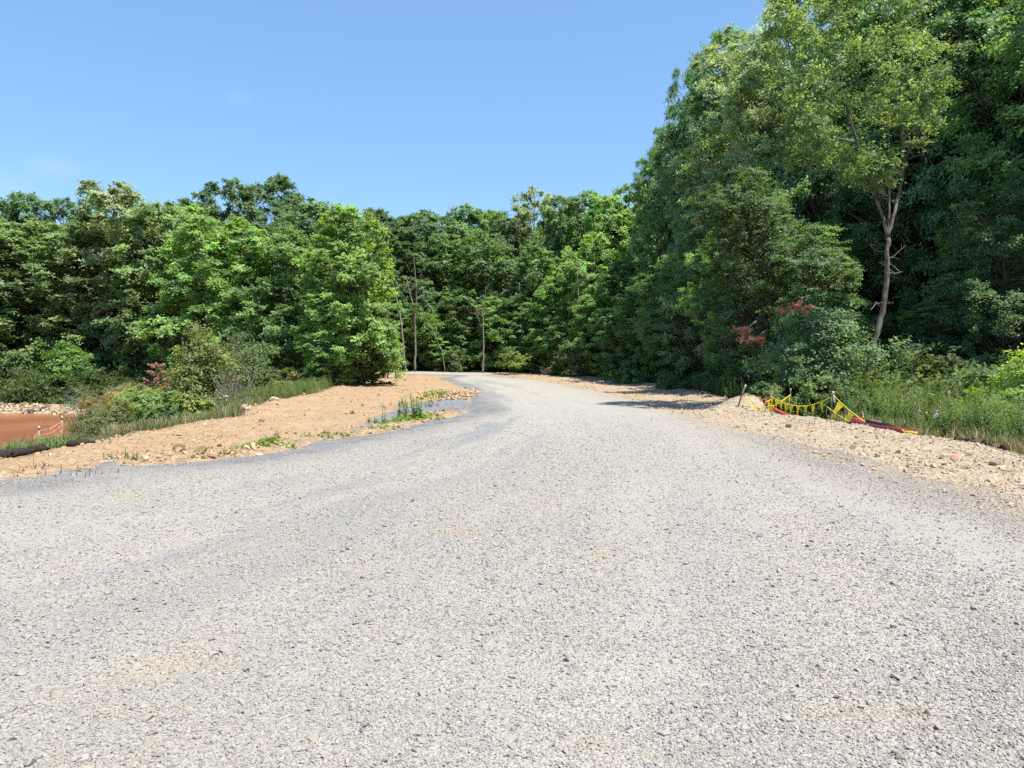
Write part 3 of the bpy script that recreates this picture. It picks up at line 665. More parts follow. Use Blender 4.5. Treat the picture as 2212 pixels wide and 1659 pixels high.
def rel(px, py, y, bx, by, bz, dy=0.):
    w = W(px, py, y+dy); return (w[0]-bx, w[1]-by, w[2]-bz)
# bare trunks beyond the bend
def bare(label, base, y, lines, twigs, seed):
    bx, by = U(base)*y, y; bz = gz(bx, by)-.08
    tr_ = [([rel(px, py, y, bx, by, bz, dd) for px, py, dd in pts], rad) for pts, rad in lines]
    tr_[0] = ([(0, 0, 0)]+tr_[0][0], [tr_[0][1][0]*1.2]+tr_[0][1])
    return limb_tree('dead_tree', label, bx, by, tr_, twigs, M_dead, seed)
bare('thin bare dead tree forking near its top, left one of the pair beyond the bend', 876, 79, [([(871, 740, 0), (866, 690, 0), (856, 640, 0), (849, 612, 0), (843, 596, 0)], [.10, .09, .07, .045, .02]), ([(860, 655, 0), (848, 625, .3), (842, 604, .5)], [.045, .04, .02]), ([(860, 662, 0), (846, 660, .2), (834, 658, .3)], [.03, .02, .01])], 9, 1)
bare('forked bare dead tree with a few leaves, right one of the pair beyond the bend', 896, 80, [([(898, 760, 0), (896, 690, 0), (900, 640, 0), (896, 580, 0), (893, 545, 0)], [.11, .10, .07, .045, .02]), ([(894, 700, .1), (892, 660, .2), (884, 625, .4), (876, 596, .6)], [.08, .07, .05, .02]), ([(901, 640, 0), (907, 610, -.3), (912, 585, -.5)], [.04, .03, .01])], 12, 2)
bare('thin pale pole leaning to the left across the dark middle wood', 961, 78.5, [([(957, 765, 0), (944, 735, 0), (930, 705, 0), (918, 680, 0), (909, 662, 0)], [.042, .038, .032, .025, .015])], 2, 3)
bare('pale bare trunk standing alone at the foot of the middle wood', 1043, 77, [([(1043, 790, 0), (1044, 770, 0), (1045, 740, 0), (1043, 700, 0), (1046, 660, 0), (1050, 620, 0)], [.10, .09, .075, .055, .04, .02]), ([(1044, 715, 0), (1034, 690, .3), (1028, 668, .5)], [.04, .025, .01])], 16, 4)
bare('thin grey stem high in the middle wood, left of the tall right wood', 1253, 70, [([(1253, 700, 0), (1250, 640, 0), (1248, 600, 0), (1245, 560, 0)], [.05, .04, .035, .02])], 12, 5)
bare('pale broken stem between the lone pale trunk and the tan strip', 1128, 78, [([(1127, 760, 0), (1126, 700, 0), (1124, 650, 0), (1122, 610, 0)], [.055, .05, .045, .02])], 12, 6)
# leaves on the forked dead tree
g = np.random.default_rng(5)
def leaves_obj(name, parent, cen, rp, leaf, col, nspray=8, nleaf=10, seed=3, mat=None, flat=.6, up=.8, wid=.6):
    g = np.random.default_rng(seed); cen = np.asarray(cen, float); out = unit(g.normal(size=(len(cen), 3)))
    v, F, t1, t2 = leaf_cloud(g, cen, np.asarray(rp, float)*np.ones(len(cen)), out, nspray, nleaf, leaf, flat, .1, up=up, wid=wid)
    return obj(name, mesh(name, v, F, mat or M_leaf, {'tint': ('FACE', t1), 'tint2': ('FACE', t2)}), parent, color=col)
o = [q for q in C.objects if q.name.startswith('dead_tree') and 'forked bare' in q.get('label', '')][0]
leaves_obj('crown', o, [np.array(W(px, py, 80))-np.array(o.location) for px, py in ((893, 662), (899, 670), (904, 678), (891, 672), (906, 664), (899, 655))], .5, .16, GO)
# the big locust leaning over the right-hand weeds
LY = 28.; bx = U(1872)*LY; bz = gz(bx, LY)-.1
def lp(px, py, dd=0.): return rel(px, py, LY, bx, LY, bz, dd)
loc = limb_tree('locust_tree', 'large locust with a tall crooked pale trunk and airy yellowish crown above the weeds', bx, LY, [
    ([(0, 0, 0), lp(1876, 800), lp(1888, 745), lp(1903, 690), lp(1912, 640), lp(1917, 590), lp(1916, 545), lp(1918, 515)], [.135, .115, .11, .105, .10, .09, .08, .08]),
    ([lp(1918, 515), lp(1930, 470), lp(1945, 410, .3), lp(1955, 350, .4), lp(1948, 290, .5), lp(1935, 200, .7), lp(1925, 120, .8)], [.07, .06, .055, .075, .065, .05, .03]),
    ([lp(1918, 515), lp(1908, 470), lp(1890, 425, -.2), lp(1868, 378, -.4), lp(1850, 310, -.6), lp(1830, 230, -.8), lp(1800, 160, -.9)], [.065, .055, .05, .07, .055, .04, .02]),
    ([lp(1918, 520), lp(1920, 470), lp(1921, 420), lp(1922, 370), lp(1920, 300), lp(1912, 240)], [.045, .04, .035, .045, .035, .02]),
    ([lp(1955, 345, .4), lp(1985, 290, .5), lp(2000, 230, .6), lp(1998, 170, .6)], [.06, .05, .035, .015]),
    ([lp(1850, 310, -.6), lp(1800, 300, -.9), lp(1750, 270, -1.2), lp(1705, 240, -1.4)], [.05, .045, .03, .015]),
    ([lp(1912, 560), lp(1928, 557, .1), lp(1942, 560, .2)], [.03, .02, .01]),
    ([lp(1904, 665), lp(1893, 655, -.1), lp(1880, 672, -.3)], [.035, .025, .012]),
    ([lp(1916, 590), lp(1935, 592, .1), lp(1950, 588, .2)], [.025, .018, .008])], 26, M_barkl, 9)
g = np.random.default_rng(77); cen = []
for _ in range(900):
    px, py = g.uniform(1655, 2050), g.uniform(-140, 400)
    q = ((px-1850)/190)**2+((py-150)/250)**2
    if q < 1+.25*math.sin(px*.03+py*.02) and g.uniform() < (.25+.6*q)*(vn(np.array(px/38.), np.array(py/38.), 3)+.85): cen.append(lp(px, py, g.uniform(-3, 3)*math.sqrt(max(.05, 1.05-q))))
leaves_obj('crown', loc, cen, .6, .125, (.155, .245, .085), 8, 17, 8, flat=.75, up=.7, wid=.5)
# ------------------------------------------------------------------ young trees and shrubs, each one built for its place
def shrub(name, label, px, pbase, ptop, dist, R, col, seed, cat='shrub', leaf=.09, n=70, nspray=9, nleaf=12, wid=.6, prof=(.7, .5), flat=.7, stems=5, mat=None, rc=None, c0=.02, dens=1., group=None, H=None, zadj=0., bark=None, stemr=.022):
    x = U(px)*dist; y = dist; z = gz(x, y)+zadj
    H = H or max(.3, W(px, ptop, dist)[2]-z)
    g = np.random.default_rng(seed)
    o = thing(name, label, cat, (x, y, z-.03), group); col = tuple(v*1.35 for v in col)
    N = n*4; t = g.uniform(0, 1, N); az = g.uniform(0, 6.283, N)
    e = R*np.sin(np.pi*np.clip(.04+.96*t, 0, 1)**prof[0])**prof[1]*(1+.3*np.sin(az*2+seed)+.2*np.sin(az*3+t*5+seed*2))
    k = g.uniform(0, R*1.3, N) < e; t, az, e = t[k][:n], az[k][:n], e[k][:n]
    rho = e*g.uniform(0, 1, len(t))**.45*.85
    cen = np.stack([np.cos(az)*rho, np.sin(az)*rho, H*(c0+(.96-c0)*t)], -1)
    rc = rc or (.16*H+.08, .26*H+.1)
    rp = g.uniform(rc[0], rc[1], len(t))*(1-.3*t)
    out = unit(np.stack([np.cos(az), np.sin(az), t-.3], -1))
    v, F, a1, a2 = leaf_cloud(g, cen, rp, out, nspray, nleaf, leaf, flat, .1, wid=wid)
    mb = MB()
    for i in range(stems):
        a = g.uniform(0, 6.28); b = np.array([math.cos(a)*.12*R, math.sin(a)*.12*R, 0])
        e_ = np.array([math.cos(a)*.5*R, math.sin(a)*.5*R, H*g.uniform(.6, .9)])
        mb.tube([b, b*1.2+(e_-b)*np.array([.25, .25, .45]), e_], [stemr*1.3, stemr, stemr*.4], 5)
    for i in g.permutation(len(cen))[:n//2]:
        c = cen[i]; s = np.array([c[0]*.3, c[1]*.3, max(.02, c[2]*.6)]); mb.tube([s, (s+c)/2+g.normal(0, .04, 3), c], [stemr*.6, stemr*.45, .004], 4, False)
    obj('stems', mb.mesh('stems', bark or M_bark, sm=True), o)
    obj('foliage', mesh('foliage', v, F, mat or M_leaf, {'tint': ('FACE', a1), 'tint2': ('FACE', a2)}), o, color=col)
    return o
YG = (.13, .20, .03)
shrub('sapling', 'bright green sapling standing at the far bank of the pond, before the dark wood', 142, 868, 738, 60, 1.9, (.09, .19, .035), 1, 'tree', .19, 90, 10, 12, flat=.5, stemr=.05)
shrub('sapling', 'yellowish sapling with layered branches, right of the dead red pine', 432, 872, 700, 43, 2.1, (.125, .165, .045), 2, 'tree', .14, 110, 10, 13, flat=.5, prof=(.62, .6), stemr=.05)
shrub('sapling', 'small pale sapling spike rising from the bushes, left of the dead red pine', 305, 870, 838, 36, .6, (.10, .20, .04), 3, 'tree', .11, 26, 8, 10, prof=(.5, .8))
shrub('sapling', 'loose grey green sapling tangled with bare twigs in the left wood edge', 525, 862, 715, 48, 1.9, (.075, .12, .05), 4, 'tree', .15, 50, 8, 11, flat=.5, c0=.1, bark=M_dead, stemr=.04)
shrub('shrub', 'low olive yellow shrub at the wood edge, left of the tan bank', 625, 850, 790, 50, 1.7, (.12, .14, .045), 5, leaf=.14, n=46, flat=.45)
shrub('shrub', 'mid green low tree filling the wood edge behind the olive yellow shrub', 585, 850, 735, 53, 2.6, (.08, .15, .036), 6, 'tree', .17, 90, 10, 12, flat=.5)
shrub('shrub', 'broad green bush at the foot of the brightest tree', 700, 835, 740, 54, 2.3, (.085, .15, .034), 7, leaf=.17, n=90)
shrub('shrub', 'vivid yellow green bush low on the far bank of the pond', 88, 878, 852, 59, 1.6, (.13, .26, .03), 8, leaf=.13, n=60, flat=.8)
shrub('shrub', 'plain green bush right of the vivid one on the far bank of the pond', 128, 878, 850, 58.6, 1.4, (.08, .18, .03), 9, leaf=.13, n=46)
shrub('shrub', 'deep green weedy bush at the left frame edge on the far bank', 20, 880, 850, 60, 1.9, (.05, .085, .03), 10, leaf=.12, n=46)
# the thicket between pond and soil
TH_ = [('blue green feathery pine bush at the left end of the thicket by the pond', 178, 845, 33, 1.15, (.085, .14, .115), .075, .22),
 ('rusty olive bush in the left half of the thicket', 228, 848, 32, 1.2, (.16, .135, .055), .07, .6),
 ('brownish bush at the crest of the thicket, behind the rusty one', 262, 838, 35, 1.2, (.15, .13, .07), .08, .5),
 ('yellow green leafy bush in the middle of the thicket', 300, 842, 31, 1.15, (.12, .19, .045), .09, .7),
 ('light green bush right of centre in the thicket', 345, 850, 31, 1.05, (.11, .18, .05), .09, .7),
 ('olive bush at the front of the thicket above the tall grass', 262, 878, 29, 1.0, (.11, .13, .05), .07, .6),
 ('dark green low bush at the right front of the thicket', 352, 885, 28.5, .65, (.055, .11, .035), .08, .7),
 ('yellowish bush on dark bare stems at the right end of the thicket', 398, 868, 29.5, .85, (.13, .19, .04), .085, .7),
 ('grassy green bush low at the left front of the thicket', 205, 895, 28.5, .9, (.09, .12, .045), .06, .35)]
for i, (lb, px, tp_, d, r, c, lf, wd) in enumerate(TH_): shrub('shrub', lb, px, 0, tp_-13, d-3.5, r*1.12, (c[0]*1.25, c[1]*1.15, c[2]*1.1), 20+i, leaf=lf, n=70, nspray=10, nleaf=13, wid=wd, flat=.85)
for i, (lb, px, tp_, d, r, c) in enumerate([
 ('green bush on the edge of the left soil, nearest right of the thicket', 497, 872, 32, .75, (.075, .12, .045)),
 ('grey green bush right of the thicket with its foot in the grass', 535, 852, 36, .9, (.085, .12, .055)),
 ('low green bush beside two pale boulders on the left soil edge', 568, 848, 39, .9, (.08, .125, .05)),
 ('low bush in the grass behind the pale boulders', 612, 842, 44, 1.0, (.085, .12, .05)),
 ('last low bush of the grassy strip before the bend tree', 668, 832, 48, 1.1, (.075, .125, .045)),
 ('pale weedy bush left of the grey green bush, behind the thicket', 462, 848, 38, 1.0, (.10, .13, .07))]): shrub('shrub', lb, px, 0, tp_, d, r, c, 40+i, leaf=.075, n=60, nspray=10, nleaf=12, wid=.4, flat=.9)
# right-hand side
shrub('shrub', 'broad oak leaved shrub with grey green layered sprays, left of the locust trunk', 1775, 0, 668, 29.5, 2.5, (.10, .175, .080), 60, leaf=.12, n=150, nspray=13, nleaf=15, flat=.42, prof=(.75, .45), c0=.12, stemr=.04)
shrub('shrub', 'bright green rounded bush right behind the line of yellow pennants', 1745, 0, 800, 28.6, 1.9, (.10, .165, .038), 61, leaf=.09, n=120, nspray=13, nleaf=15, flat=.6)
shrub('shrub', 'smaller green bush at the left end of the pennant line', 1655, 0, 822, 28.8, 1.0, (.10, .16, .045), 62, leaf=.085, n=60, nspray=12, nleaf=13)
shrub('shrub', 'deep green bush between the pennants and the tall weeds', 1868, 0, 858, 23.5, .6, (.05, .105, .035), 63, leaf=.07, n=50, nspray=12, nleaf=13)
shrub('shrub', 'dark green undergrowth bush at the foot of the locust', 1830, 0, 835, 26, 1.1, (.065, .12, .04), 64, leaf=.09, n=70, nspray=12, nleaf=13)
shrub('sapling', 'vivid yellow green sapling entering from the right edge above the weeds', 2215, 0, 760, 21.5, 1.15, (.19, .30, .045), 65, 'tree', .10, 70, 11, 12, flat=.6, wid=.7)
shrub('shrub', 'bright green bush at the wood edge beyond the long shadows', 1362, 0, 788, 56, 1.9, (.09, .19, .035), 66, leaf=.13, n=70)
shrub('shrub', 'green weedy bush at the wood edge beside the long shadows', 1450, 0, 800, 47, 1.4, (.06, .13, .035), 67, leaf=.12, n=60, wid=.4)
shrub('shrub', 'low light green shrub hanging over the crest, right of the pale lone trunk', 1105, 0, 745, 73, 1.7, (.12, .19, .04), 68, 'shrub', .18, 36, 9, 10, flat=.35, c0=.3)
shrub('shrub', 'pale green shrub at the foot of the middle wood, near the right corner', 1245, 0, 722, 69, 1.6, (.095, .15, .06), 69, 'shrub', .16, 80, flat=.7)
shrub('shrub', 'small sunlit green shrub beneath the thin grey stem', 1210, 0, 772, 72, 1.0, (.12, .20, .045), 70, 'shrub', .16, 26, flat=.4)
shrub('sapling', 'light green sapling beside the leaning pole in the middle wood', 935, 0, 655, 82, 2.0, (.10, .20, .04), 71, 'tree', .2, 40, flat=.4, c0=.45)
shrub('sapling', 'low green saplings clump right of the leaning pole foot', 985, 0, 745, 80, 2.0, (.075, .14, .04), 72, 'tree', .19, 40, flat=.4)
shrub('sapling', 'autumn brown small tree beside the brightest tree at the bend', 832, 0, 728, 66, 1.6, (.22, .115, .05), 73, 'tree', .17, 26, 8, 8, flat=.5, c0=.35, stemr=.035)
shrub('shrub', 'dark green sapling leaning over the road crest behind the autumn brown tree', 860, 0, 770, 80, 1.6, (.06, .12, .035), 74, 'shrub', .17, 30, flat=.5)
# clusters of browned leaves caught in the right wood
for i, (px, py, d, r, lb) in enumerate([(1722, 664, 28.3, .5, 'cluster of dead rust brown leaves on a broken bough above the oak leaved shrub'), (1636, 735, 31, .6, 'cluster of dead rust brown leaves hanging left of the oak leaved shrub'),
        (1612, 716, 31.5, .28, 'small tuft of dead brown leaves up and left of the hanging cluster')]):
    w = W(px, py, d); z = gz(w[0], w[1]); o = thing('broken_bough', lb, 'bough', (w[0], w[1], w[2]))
    mb = MB(); mb.tube([(.9, 1.6, .5), (.3, .5, .25), (0, 0, 0)], [.05, .035, .012], 6); obj('branch', mb.mesh('branch', M_bark), o)
    leaves_obj('dead_leaves', o, np.random.default_rng(i).normal(0, r*.42, (9, 3))*np.array([1.2, 1, .6]), .26, .09, (.45, .19, .11), 8, 10, 5+i, M_dry)
# dead red pine
PX, PY = U(337)*40, 40.; pz = gz(PX, PY); PH = W(337, 783, 40)[2]-pz
o = thing('dead_pine', 'small dead pine with rust red drooping needles beside the thicket', 'pine', (PX, PY, pz-.05))
mb = MB(); mb.tube([(0, 0, 0), (.03, 0, PH*.5), (0, 0, PH)], [.05, .035, .01], 6); br = []
g = np.random.default_rng(3); cen = []; 
for k in range(7):
    zz = PH*(.18+.125*k); L = 1.15*(1-k/8.5)
    for j in range(4):
        a = j*1.57+k*.9; e = np.array([math.cos(a)*L, math.sin(a)*L, zz+L*.55]); s = np.array([0, 0, zz])
        mb.tube([s, (s+e)/2+np.array([0, 0, -.03]), e], [.018, .013, .006], 4, False)
        for f in np.linspace(.3, 1.03, 9): cen.append(s+(e-s)*f)
cen += [(0, 0, PH*.9), (0, 0, PH), (0, 0, PH*.96)]
obj('trunk', mb.mesh('trunk', M_bark), o)
leaves_obj('needles', o, cen, .085, .10, (.42, .20, .16), 6, 12, 5, M_dry, 1., .2, .14)
# dead twig tangles
for (px, tp_, d, R, lb, sd) in [(505, 790, 41, 1.5, 'tangle of bare grey twigs at the left wood edge', 3), (1180, 790, 72, .9, 'bare grey brush heap at the road crest', 5)]:
    x = U(px)*d; o = thing('dead_brush', lb, 'brush', (x, d, gz(x, d)-.03)); H = W(px, tp_, d)[2]-gz(x, d); g = np.random.default_rng(sd); mb = MB()
    for _ in range(60):
        a = g.uniform(0, 6.28); L = g.uniform(.5, 1)*H; r = R*g.uniform(.2, 1)
        p = np.array([math.cos(a)*r*.2, math.sin(a)*r*.2, 0]); q = p+np.array([math.cos(a)*r*.4, math.sin(a)*r*.4, L*.6]); e = q+np.array([math.cos(a+g.normal())*r*.4, math.sin(a)*r*.4, L*.35])
        mb.tube([p, q, e], [.025, .016, .005], 4, False)
        for k in range(3): s = q+(e-q)*g.uniform(); mb.tube([s, s+g.normal(0, .25, 3)], [.008, .003], 3, False)
    obj('twigs', mb.mesh('twigs', M_dead), o)

# ------------------------------------------------------------------ weeds and grass
def leafmesh(name, v, F, t1, t2, mat):
    return mesh(name, v, F, mat, {'tint': ('FACE', t1), 'tint2': ('FACE', t2)})
def fixedmat(name, col, tr=.35):
    m = leafmat(name, tr, .6, .25); n = m.node_tree
    rnd = nd(n, 'ShaderNodeObjectInfo').outputs['Random']
    c = mixc(n, rnd, tuple(v*.75 for v in col), (col[0]*1.45, col[1]*1.2, col[2]*1.1))
    hs = [q for q in n.nodes if q.type == 'HUE_SAT'][0]; n.links.new(c, hs.inputs['Color']); return m
M_und = fixedmat('undergrowth_leaf', (.085, .155, .06), .45); M_weed = fixedmat('weed_leaf', (.115, .21, .062)); M_grass = fixedmat('grass_blade', (.15, .19, .075)); M_lush = fixedmat('lush_blade', (.10, .22, .03)); M_straw = fixedmat('straw', (.30, .24, .12), .2)
def tuft_mesh(seed, mat, n=26, h=.4, w=.012, spread=.12, bend=.5):
    g = np.random.default_rng(seed); V = []; F = []
    for i in range(n):
        a = g.uniform(0, 6.28); b = np.array([g.normal(0, spread), g.normal(0, spread), 0]); hh = h*g.uniform(.5, 1.15); d = np.array([math.cos(a), math.sin(a), 0]); s = np.array([-d[1], d[0], 0])*w
        k = bend*g.uniform(.2, 1)*hh
        p0, p1, p2 = b, b+d*k*.3+np.array([0, 0, hh*.6]), b+d*k+np.array([0, 0, hh*.95])
        c = len(V); V += [p0-s, p0+s, p1+s*.7, p1-s*.7, p2+s*.15, p2-s*.15]; F += [(c, c+1, c+2, c+3), (c+3, c+2, c+4, c+5)]
    nf = len(F); return leafmesh('tuft', V, np.array(F), g.uniform(.1, .9, nf), g.uniform(0, 1, nf), mat)
def stalk_mesh(seed, mat, h=1.2, leaf=.11, nleaf=60, spread=.10, nst=3, flower=None):
    g = np.random.default_rng(seed); V = []; T1 = []; mb = MB()
    allv = []; allf = []; t1 = []; t2 = []; nb = 0
    for s in range(nst):
        b = np.array([g.normal(0, spread), g.normal(0, spread), 0]); hh = h*g.uniform(.75, 1.1); tip = b+np.array([g.normal(0, .07), g.normal(0, .07), hh])
        sw = np.array([.006, 0, 0]); V4 = [b-sw, b+sw, tip+sw*.5, tip-sw*.5]
        allv += V4; allf.append((nb, nb+1, nb+2, nb+3)); nb += 4; t1.append(.3); t2.append(.5)
        for i in range(nleaf):
            t = g.uniform(.12, 1)**.8; a = i*2.4+g.normal(0, .3); p = b+(tip-b)*t; L = leaf*(1.25-.75*t)*g.uniform(.7, 1.2)
            d = unit(np.array([math.cos(a), math.sin(a), g.uniform(-.1, .9)])); s_ = unit(np.cross(d, (0, 0, 1)))*L*.13
            m_ = p+d*L*.5; e = p+d*L+np.array([0, 0, -.12*L])
            allv += [p, m_-s_, e, m_+s_]; allf.append((nb, nb+1, nb+2, nb+3)); nb += 4; t1.append(g.uniform(.2, .9)); t2.append(g.uniform(0, 1))
    return leafmesh('stalk', allv, np.array(allf), t1, t2, mat)
weedp = [stalk_mesh(i, M_weed, 1.0+.1*i, .13+.01*(i % 3), 46, .10, 2+i % 3) for i in range(6)]+[stalk_mesh(9, M_straw, 1.25, .05, 18, .12, 2)]
tuftp = [tuft_mesh(i, M_grass, 30, .42) for i in range(4)]; lushp = [tuft_mesh(20+i, M_lush, 26, .3, .014) for i in range(4)]; strawp = [tuft_mesh(40+i, M_straw, 22, .45, .006, .08, .7) for i in range(3)]
def area(N, x0, x1, y0, y1, cond, seed):
    g = np.random.default_rng(seed); x = g.uniform(x0, x1, N); y = g.uniform(y0, y1, N); c = sdpoly(x, y, CLEAR)
    k = cond(x, y, c, g); return x[k], y[k]
x, y = area(16000, 8, 26, 13, 34, lambda x, y, c, g: (c < -1.25) & (x > 9.5) & (x < 11.5+.62*(y-10)+3) & (y < 27.5+.0*x) & ((y-13)*.9 > (x-22)) & (x > .44*y) & (g.uniform(0, 1, len(x)) < .55+.9*fbm(x*.5, y*.5, 3, 5)), 1)
hs = np.clip(.55+.2*(sdline(x, y, [tuple(p) for p in R_l])-.5), .2, 1.0)*(.9+.6*fbm(x*.7, y*.7, 3, 7))*np.random.default_rng(8).uniform(.55, 1.3, len(x))
scatter('weeds', weedp, np.stack([x, y, terrain(x, y)-.02], -1), np.clip(hs*1.0, .3, 1.08), 'dense tall green weeds growing beyond the right shoulder', .16)
x, y = area(9000, 8.5, 26, 9, 30, lambda x, y, c, g: (c < -.35) & (c > -3.2) & (x > .42*y) & (g.uniform(0, 1, len(x)) < .5), 2)
scatter('grass', tuftp+strawp[:1], np.stack([x, y, terrain(x, y)-.02], -1), np.random.default_rng(2).uniform(.5, 1.1, len(x)), 'rough grass at the foot of the weeds on the right', .12)
x, y = area(34000, -46, -8, 14, 66, lambda x, y, c, g: (c < -.15) & (pond_d(x, y) < -1.2) & (y > 17) & (x > -.78*y) & (g.uniform(0, 1, len(x)) < .35+1.1*fbm(x*.35, y*.35, 3, 15)+.5*(c > -2.5)*(y > 22)), 3)
scatter('grass', tuftp*2+strawp, np.stack([x, y, terrain(x, y)-.02], -1), np.random.default_rng(3).uniform(.3, .95, len(x))*np.where(x < -.53*y, .4, 1), 'rough grass around the thicket and the muddy pond', .12)
x, y = area(3600, -48, -18, 54, 63, lambda x, y, c, g: (pond_d(x, y) < -2.6) & (pond_d(x, y) > -8), 4)
scatter('weeds', weedp, np.stack([x, y, terrain(x, y)-.02], -1), np.random.default_rng(4).uniform(.25, .6, len(x)), 'green weeds along the far bank of the pond', .1)
x, y = area(5000, -13.5, -6, 25, 62, lambda x, y, c, g: (c < -.2) & (c > -3.0) & (y > 35), 5)
scatter('weeds', weedp, np.stack([x, y, terrain(x, y)-.02], -1), np.random.default_rng(5).uniform(.25, .75, len(x)), 'green weeds at the foot of the left wood', .1)
x, y = area(7000, -26, -9, 13, 29, lambda x, y, c, g: (c < .2) & (c > -3.4) & (x < -.58*y) & (g.uniform(0, 1, len(x)) < .5+fbm(x*.5, y*.5, 2, 19)), 6)
scatter('grass', lushp+tuftp[:1], np.stack([x, y, terrain(x, y)-.02], -1), np.random.default_rng(6).uniform(.4, .9, len(x)), 'fresh grass near the black tubes at the left frame edge', .12)
x, y = area(8000, 8, 30, 28, 70, lambda x, y, c, g: (c < -.1) & (c > -5) & (y > 36), 8)
scatter('weeds', weedp, np.stack([x, y, terrain(x, y)-.02], -1), np.random.default_rng(8).uniform(.3, .9, len(x)), 'green weeds at the foot of the right wood', .1)
# undergrowth filling the floor of the woods
und = []
for i in range(4):
    g = np.random.default_rng(500+i); cen = g.normal(0, 1, (16, 3))*np.array([.8, .8, .5])+np.array([0, 0, 1.0]); cen[:, 2] = np.abs(cen[:, 2])
    v, F, t1, t2 = leaf_cloud(g, cen, np.full(16, .7), unit(g.normal(size=(16, 3))), 9, 10, .17, .5, .1); und.append(leafmesh('underbush', v, F, t1, t2, M_und))
x, y = area(5200, -60, 40, 24, 112, lambda x, y, c, g: (c < -4.5) & ((pond_d(x, y) < -3) | (x > 0)) & ~((x < -3) & (y < 56)) & (np.abs(x) < y*.8), 51)
scatter('undergrowth', und, np.stack([x, y, terrain(x, y)-.1], -1), np.random.default_rng(9).uniform(.6, 1.5, len(x)), 'shaded undergrowth on the floor of the woods', .1)
# single plants beside the road
def plant(label, px, py, R, H, col, seed, n=120, leaf=.10, stalks=6, flower=None, name='weed_plant', sx=1., sy=1.):
    x, y = G(px, py); o = thing(name, label, 'plant', (x, y, gz(x, y)-.02)); g = np.random.default_rng(seed)
    V = []; F = []; nb = 0; t1 = []; t2 = []; mb = MB()
    for s in range(stalks):
        rr0 = R*math.sqrt(g.uniform()); a = g.uniform(0, 6.28); b = np.array([math.cos(a)*rr0*sx, math.sin(a)*rr0*sy, 0]); hh = H*g.uniform(.55, 1.05)*(1-.4*rr0/R)
        b[2] = gz(x+b[0], y+b[1])-gz(x, y)
        tip = b+np.array([g.normal(0, .12)*hh, g.normal(0, .12)*hh, hh]); mb.tube([b, (b+tip)/2+g.normal(0, .01, 3), tip], [.008, .006, .003], 4, False)
        for i in range(n//stalks):
            t = g.uniform(.08, 1); a = i*2.4+g.normal(0, .4); p = b+(tip-b)*t; L = leaf*(1.3-.8*t)*g.uniform(.6, 1.3)
            d = unit(np.array([math.cos(a), math.sin(a), g.uniform(-.2, .8)])); s_ = unit(np.cross(d, (0, 0, 1)))*L*.22; m_ = p+d*L*.5; e = p+d*L-np.array([0, 0, .15*L])
            V += [p, m_-s_, e, m_+s_]; F.append((nb, nb+1, nb+2, nb+3)); nb += 4; t1.append(g.uniform(.15, .95)); t2.append(g.uniform(0, 1))
    obj('stems', mb.mesh('stems', M_straw if name == 'grass_sprigs' else M_weed), o); obj('leaves', leafmesh('leaves', V, np.array(F), t1, t2, M_leaf), o, color=col)
    if flower:
        fb = MB()
        for _ in range(flower[0]):
            a = g.uniform(0, 6.28); rr0 = R*math.sqrt(g.uniform()); q = np.array([math.cos(a)*rr0*sx, math.sin(a)*rr0*sy, H*g.uniform(.75, 1.05)])
            for k in range(6): fb.box(q+g.normal(0, .015, 3), (.022, .022, .018), g.uniform(0, 3))
        obj('flowers', fb.mesh('flowers', flower[1]), o)
    return o
M_yel = simple('yellow_petals', (.75, .58, .05), .8, .1); M_wht = simple('white_petals', (.5, .5, .47), .8, .1)
plant('tall leafy weed clump growing from the grey washed stone inside the bend', 889, 905, .42, .95, (.07, .19, .035), 1, 620, .13, 16)
plant('low green weed mat spreading at the foot of the tall clump inside the bend', 905, 906, .8, .22, (.15, .28, .03), 2, 900, .11, 60, None, sx=1.1, sy=1.3)
plant('second low weed mat left of the tall clump inside the bend', 853, 912, .55, .2, (.13, .25, .035), 3, 420, .10, 34, None, sy=1.3)
plant('single thin weed stalk with a bent brown tip, left of the tall clump', 829, 912, .05, .95, (.12, .22, .04), 4, 60, .09, 2)
plant('small leafy weed at the edge of the grey swale', 808, 914, .14, .38, (.08, .2, .04), 5, 110, .10, 6)
plant('strip of green weeds on the broken rock heap inside the bend', 945, 856, .9, .45, (.10, .22, .035), 6, 1500, .12, 60, None, sx=.8, sy=2.6)
plant('weeds with yellow flowers between the tall clump and the rock heap', 898, 875, .9, .5, (.12, .2, .04), 7, 520, .1, 26, (26, M_yel), sx=1.2, sy=2.)
plant('flat light green weed patch beside the road edge on the near left', 570, 968, .52, .16, (.17, .30, .035), 8, 1100, .085, 60, None, sx=1.25, sy=.9)
plant('wispy tall weed sprig behind the flat near-left patch', 592, 960, .1, .45, (.11, .18, .05), 9, 70, .07, 3)
plant('low olive weed patch among clods halfway along the left road edge', 700, 946, .5, .15, (.15, .22, .045), 10, 480, .08, 34, None, sx=1.3)
plant('little weed patch at the road edge below the tall clump', 838, 929, .35, .14, (.13, .22, .045), 11, 260, .08, 22, None, sx=1.4)
plant('pale weeds tuft among stones on the near left lip', 262, 1003, .28, .25, (.16, .22, .08), 12, 120, .07, 16)
plant('thin straw coloured sprigs at the left road edge nearest the frame', 150, 1030, .5, .22, (.32, .27, .12), 13, 60, .07, 18, sx=1.5, name='grass_sprigs')
plant('thin straw sprigs at the far left of the bare soil', 75, 1018, .2, .26, (.30, .28, .12), 14, 30, .07, 8, name='grass_sprigs')
plant('sparse sprigs between clods left of the flat weed patch', 505, 985, .3, .2, (.28, .26, .11), 15, 50, .07, 12, name='grass_sprigs')
plant('white flowering weed in front of the tall weeds on the right', 2012, 935, .3, .75, (.10, .17, .04), 16, 160, .09, 9, (9, M_wht))
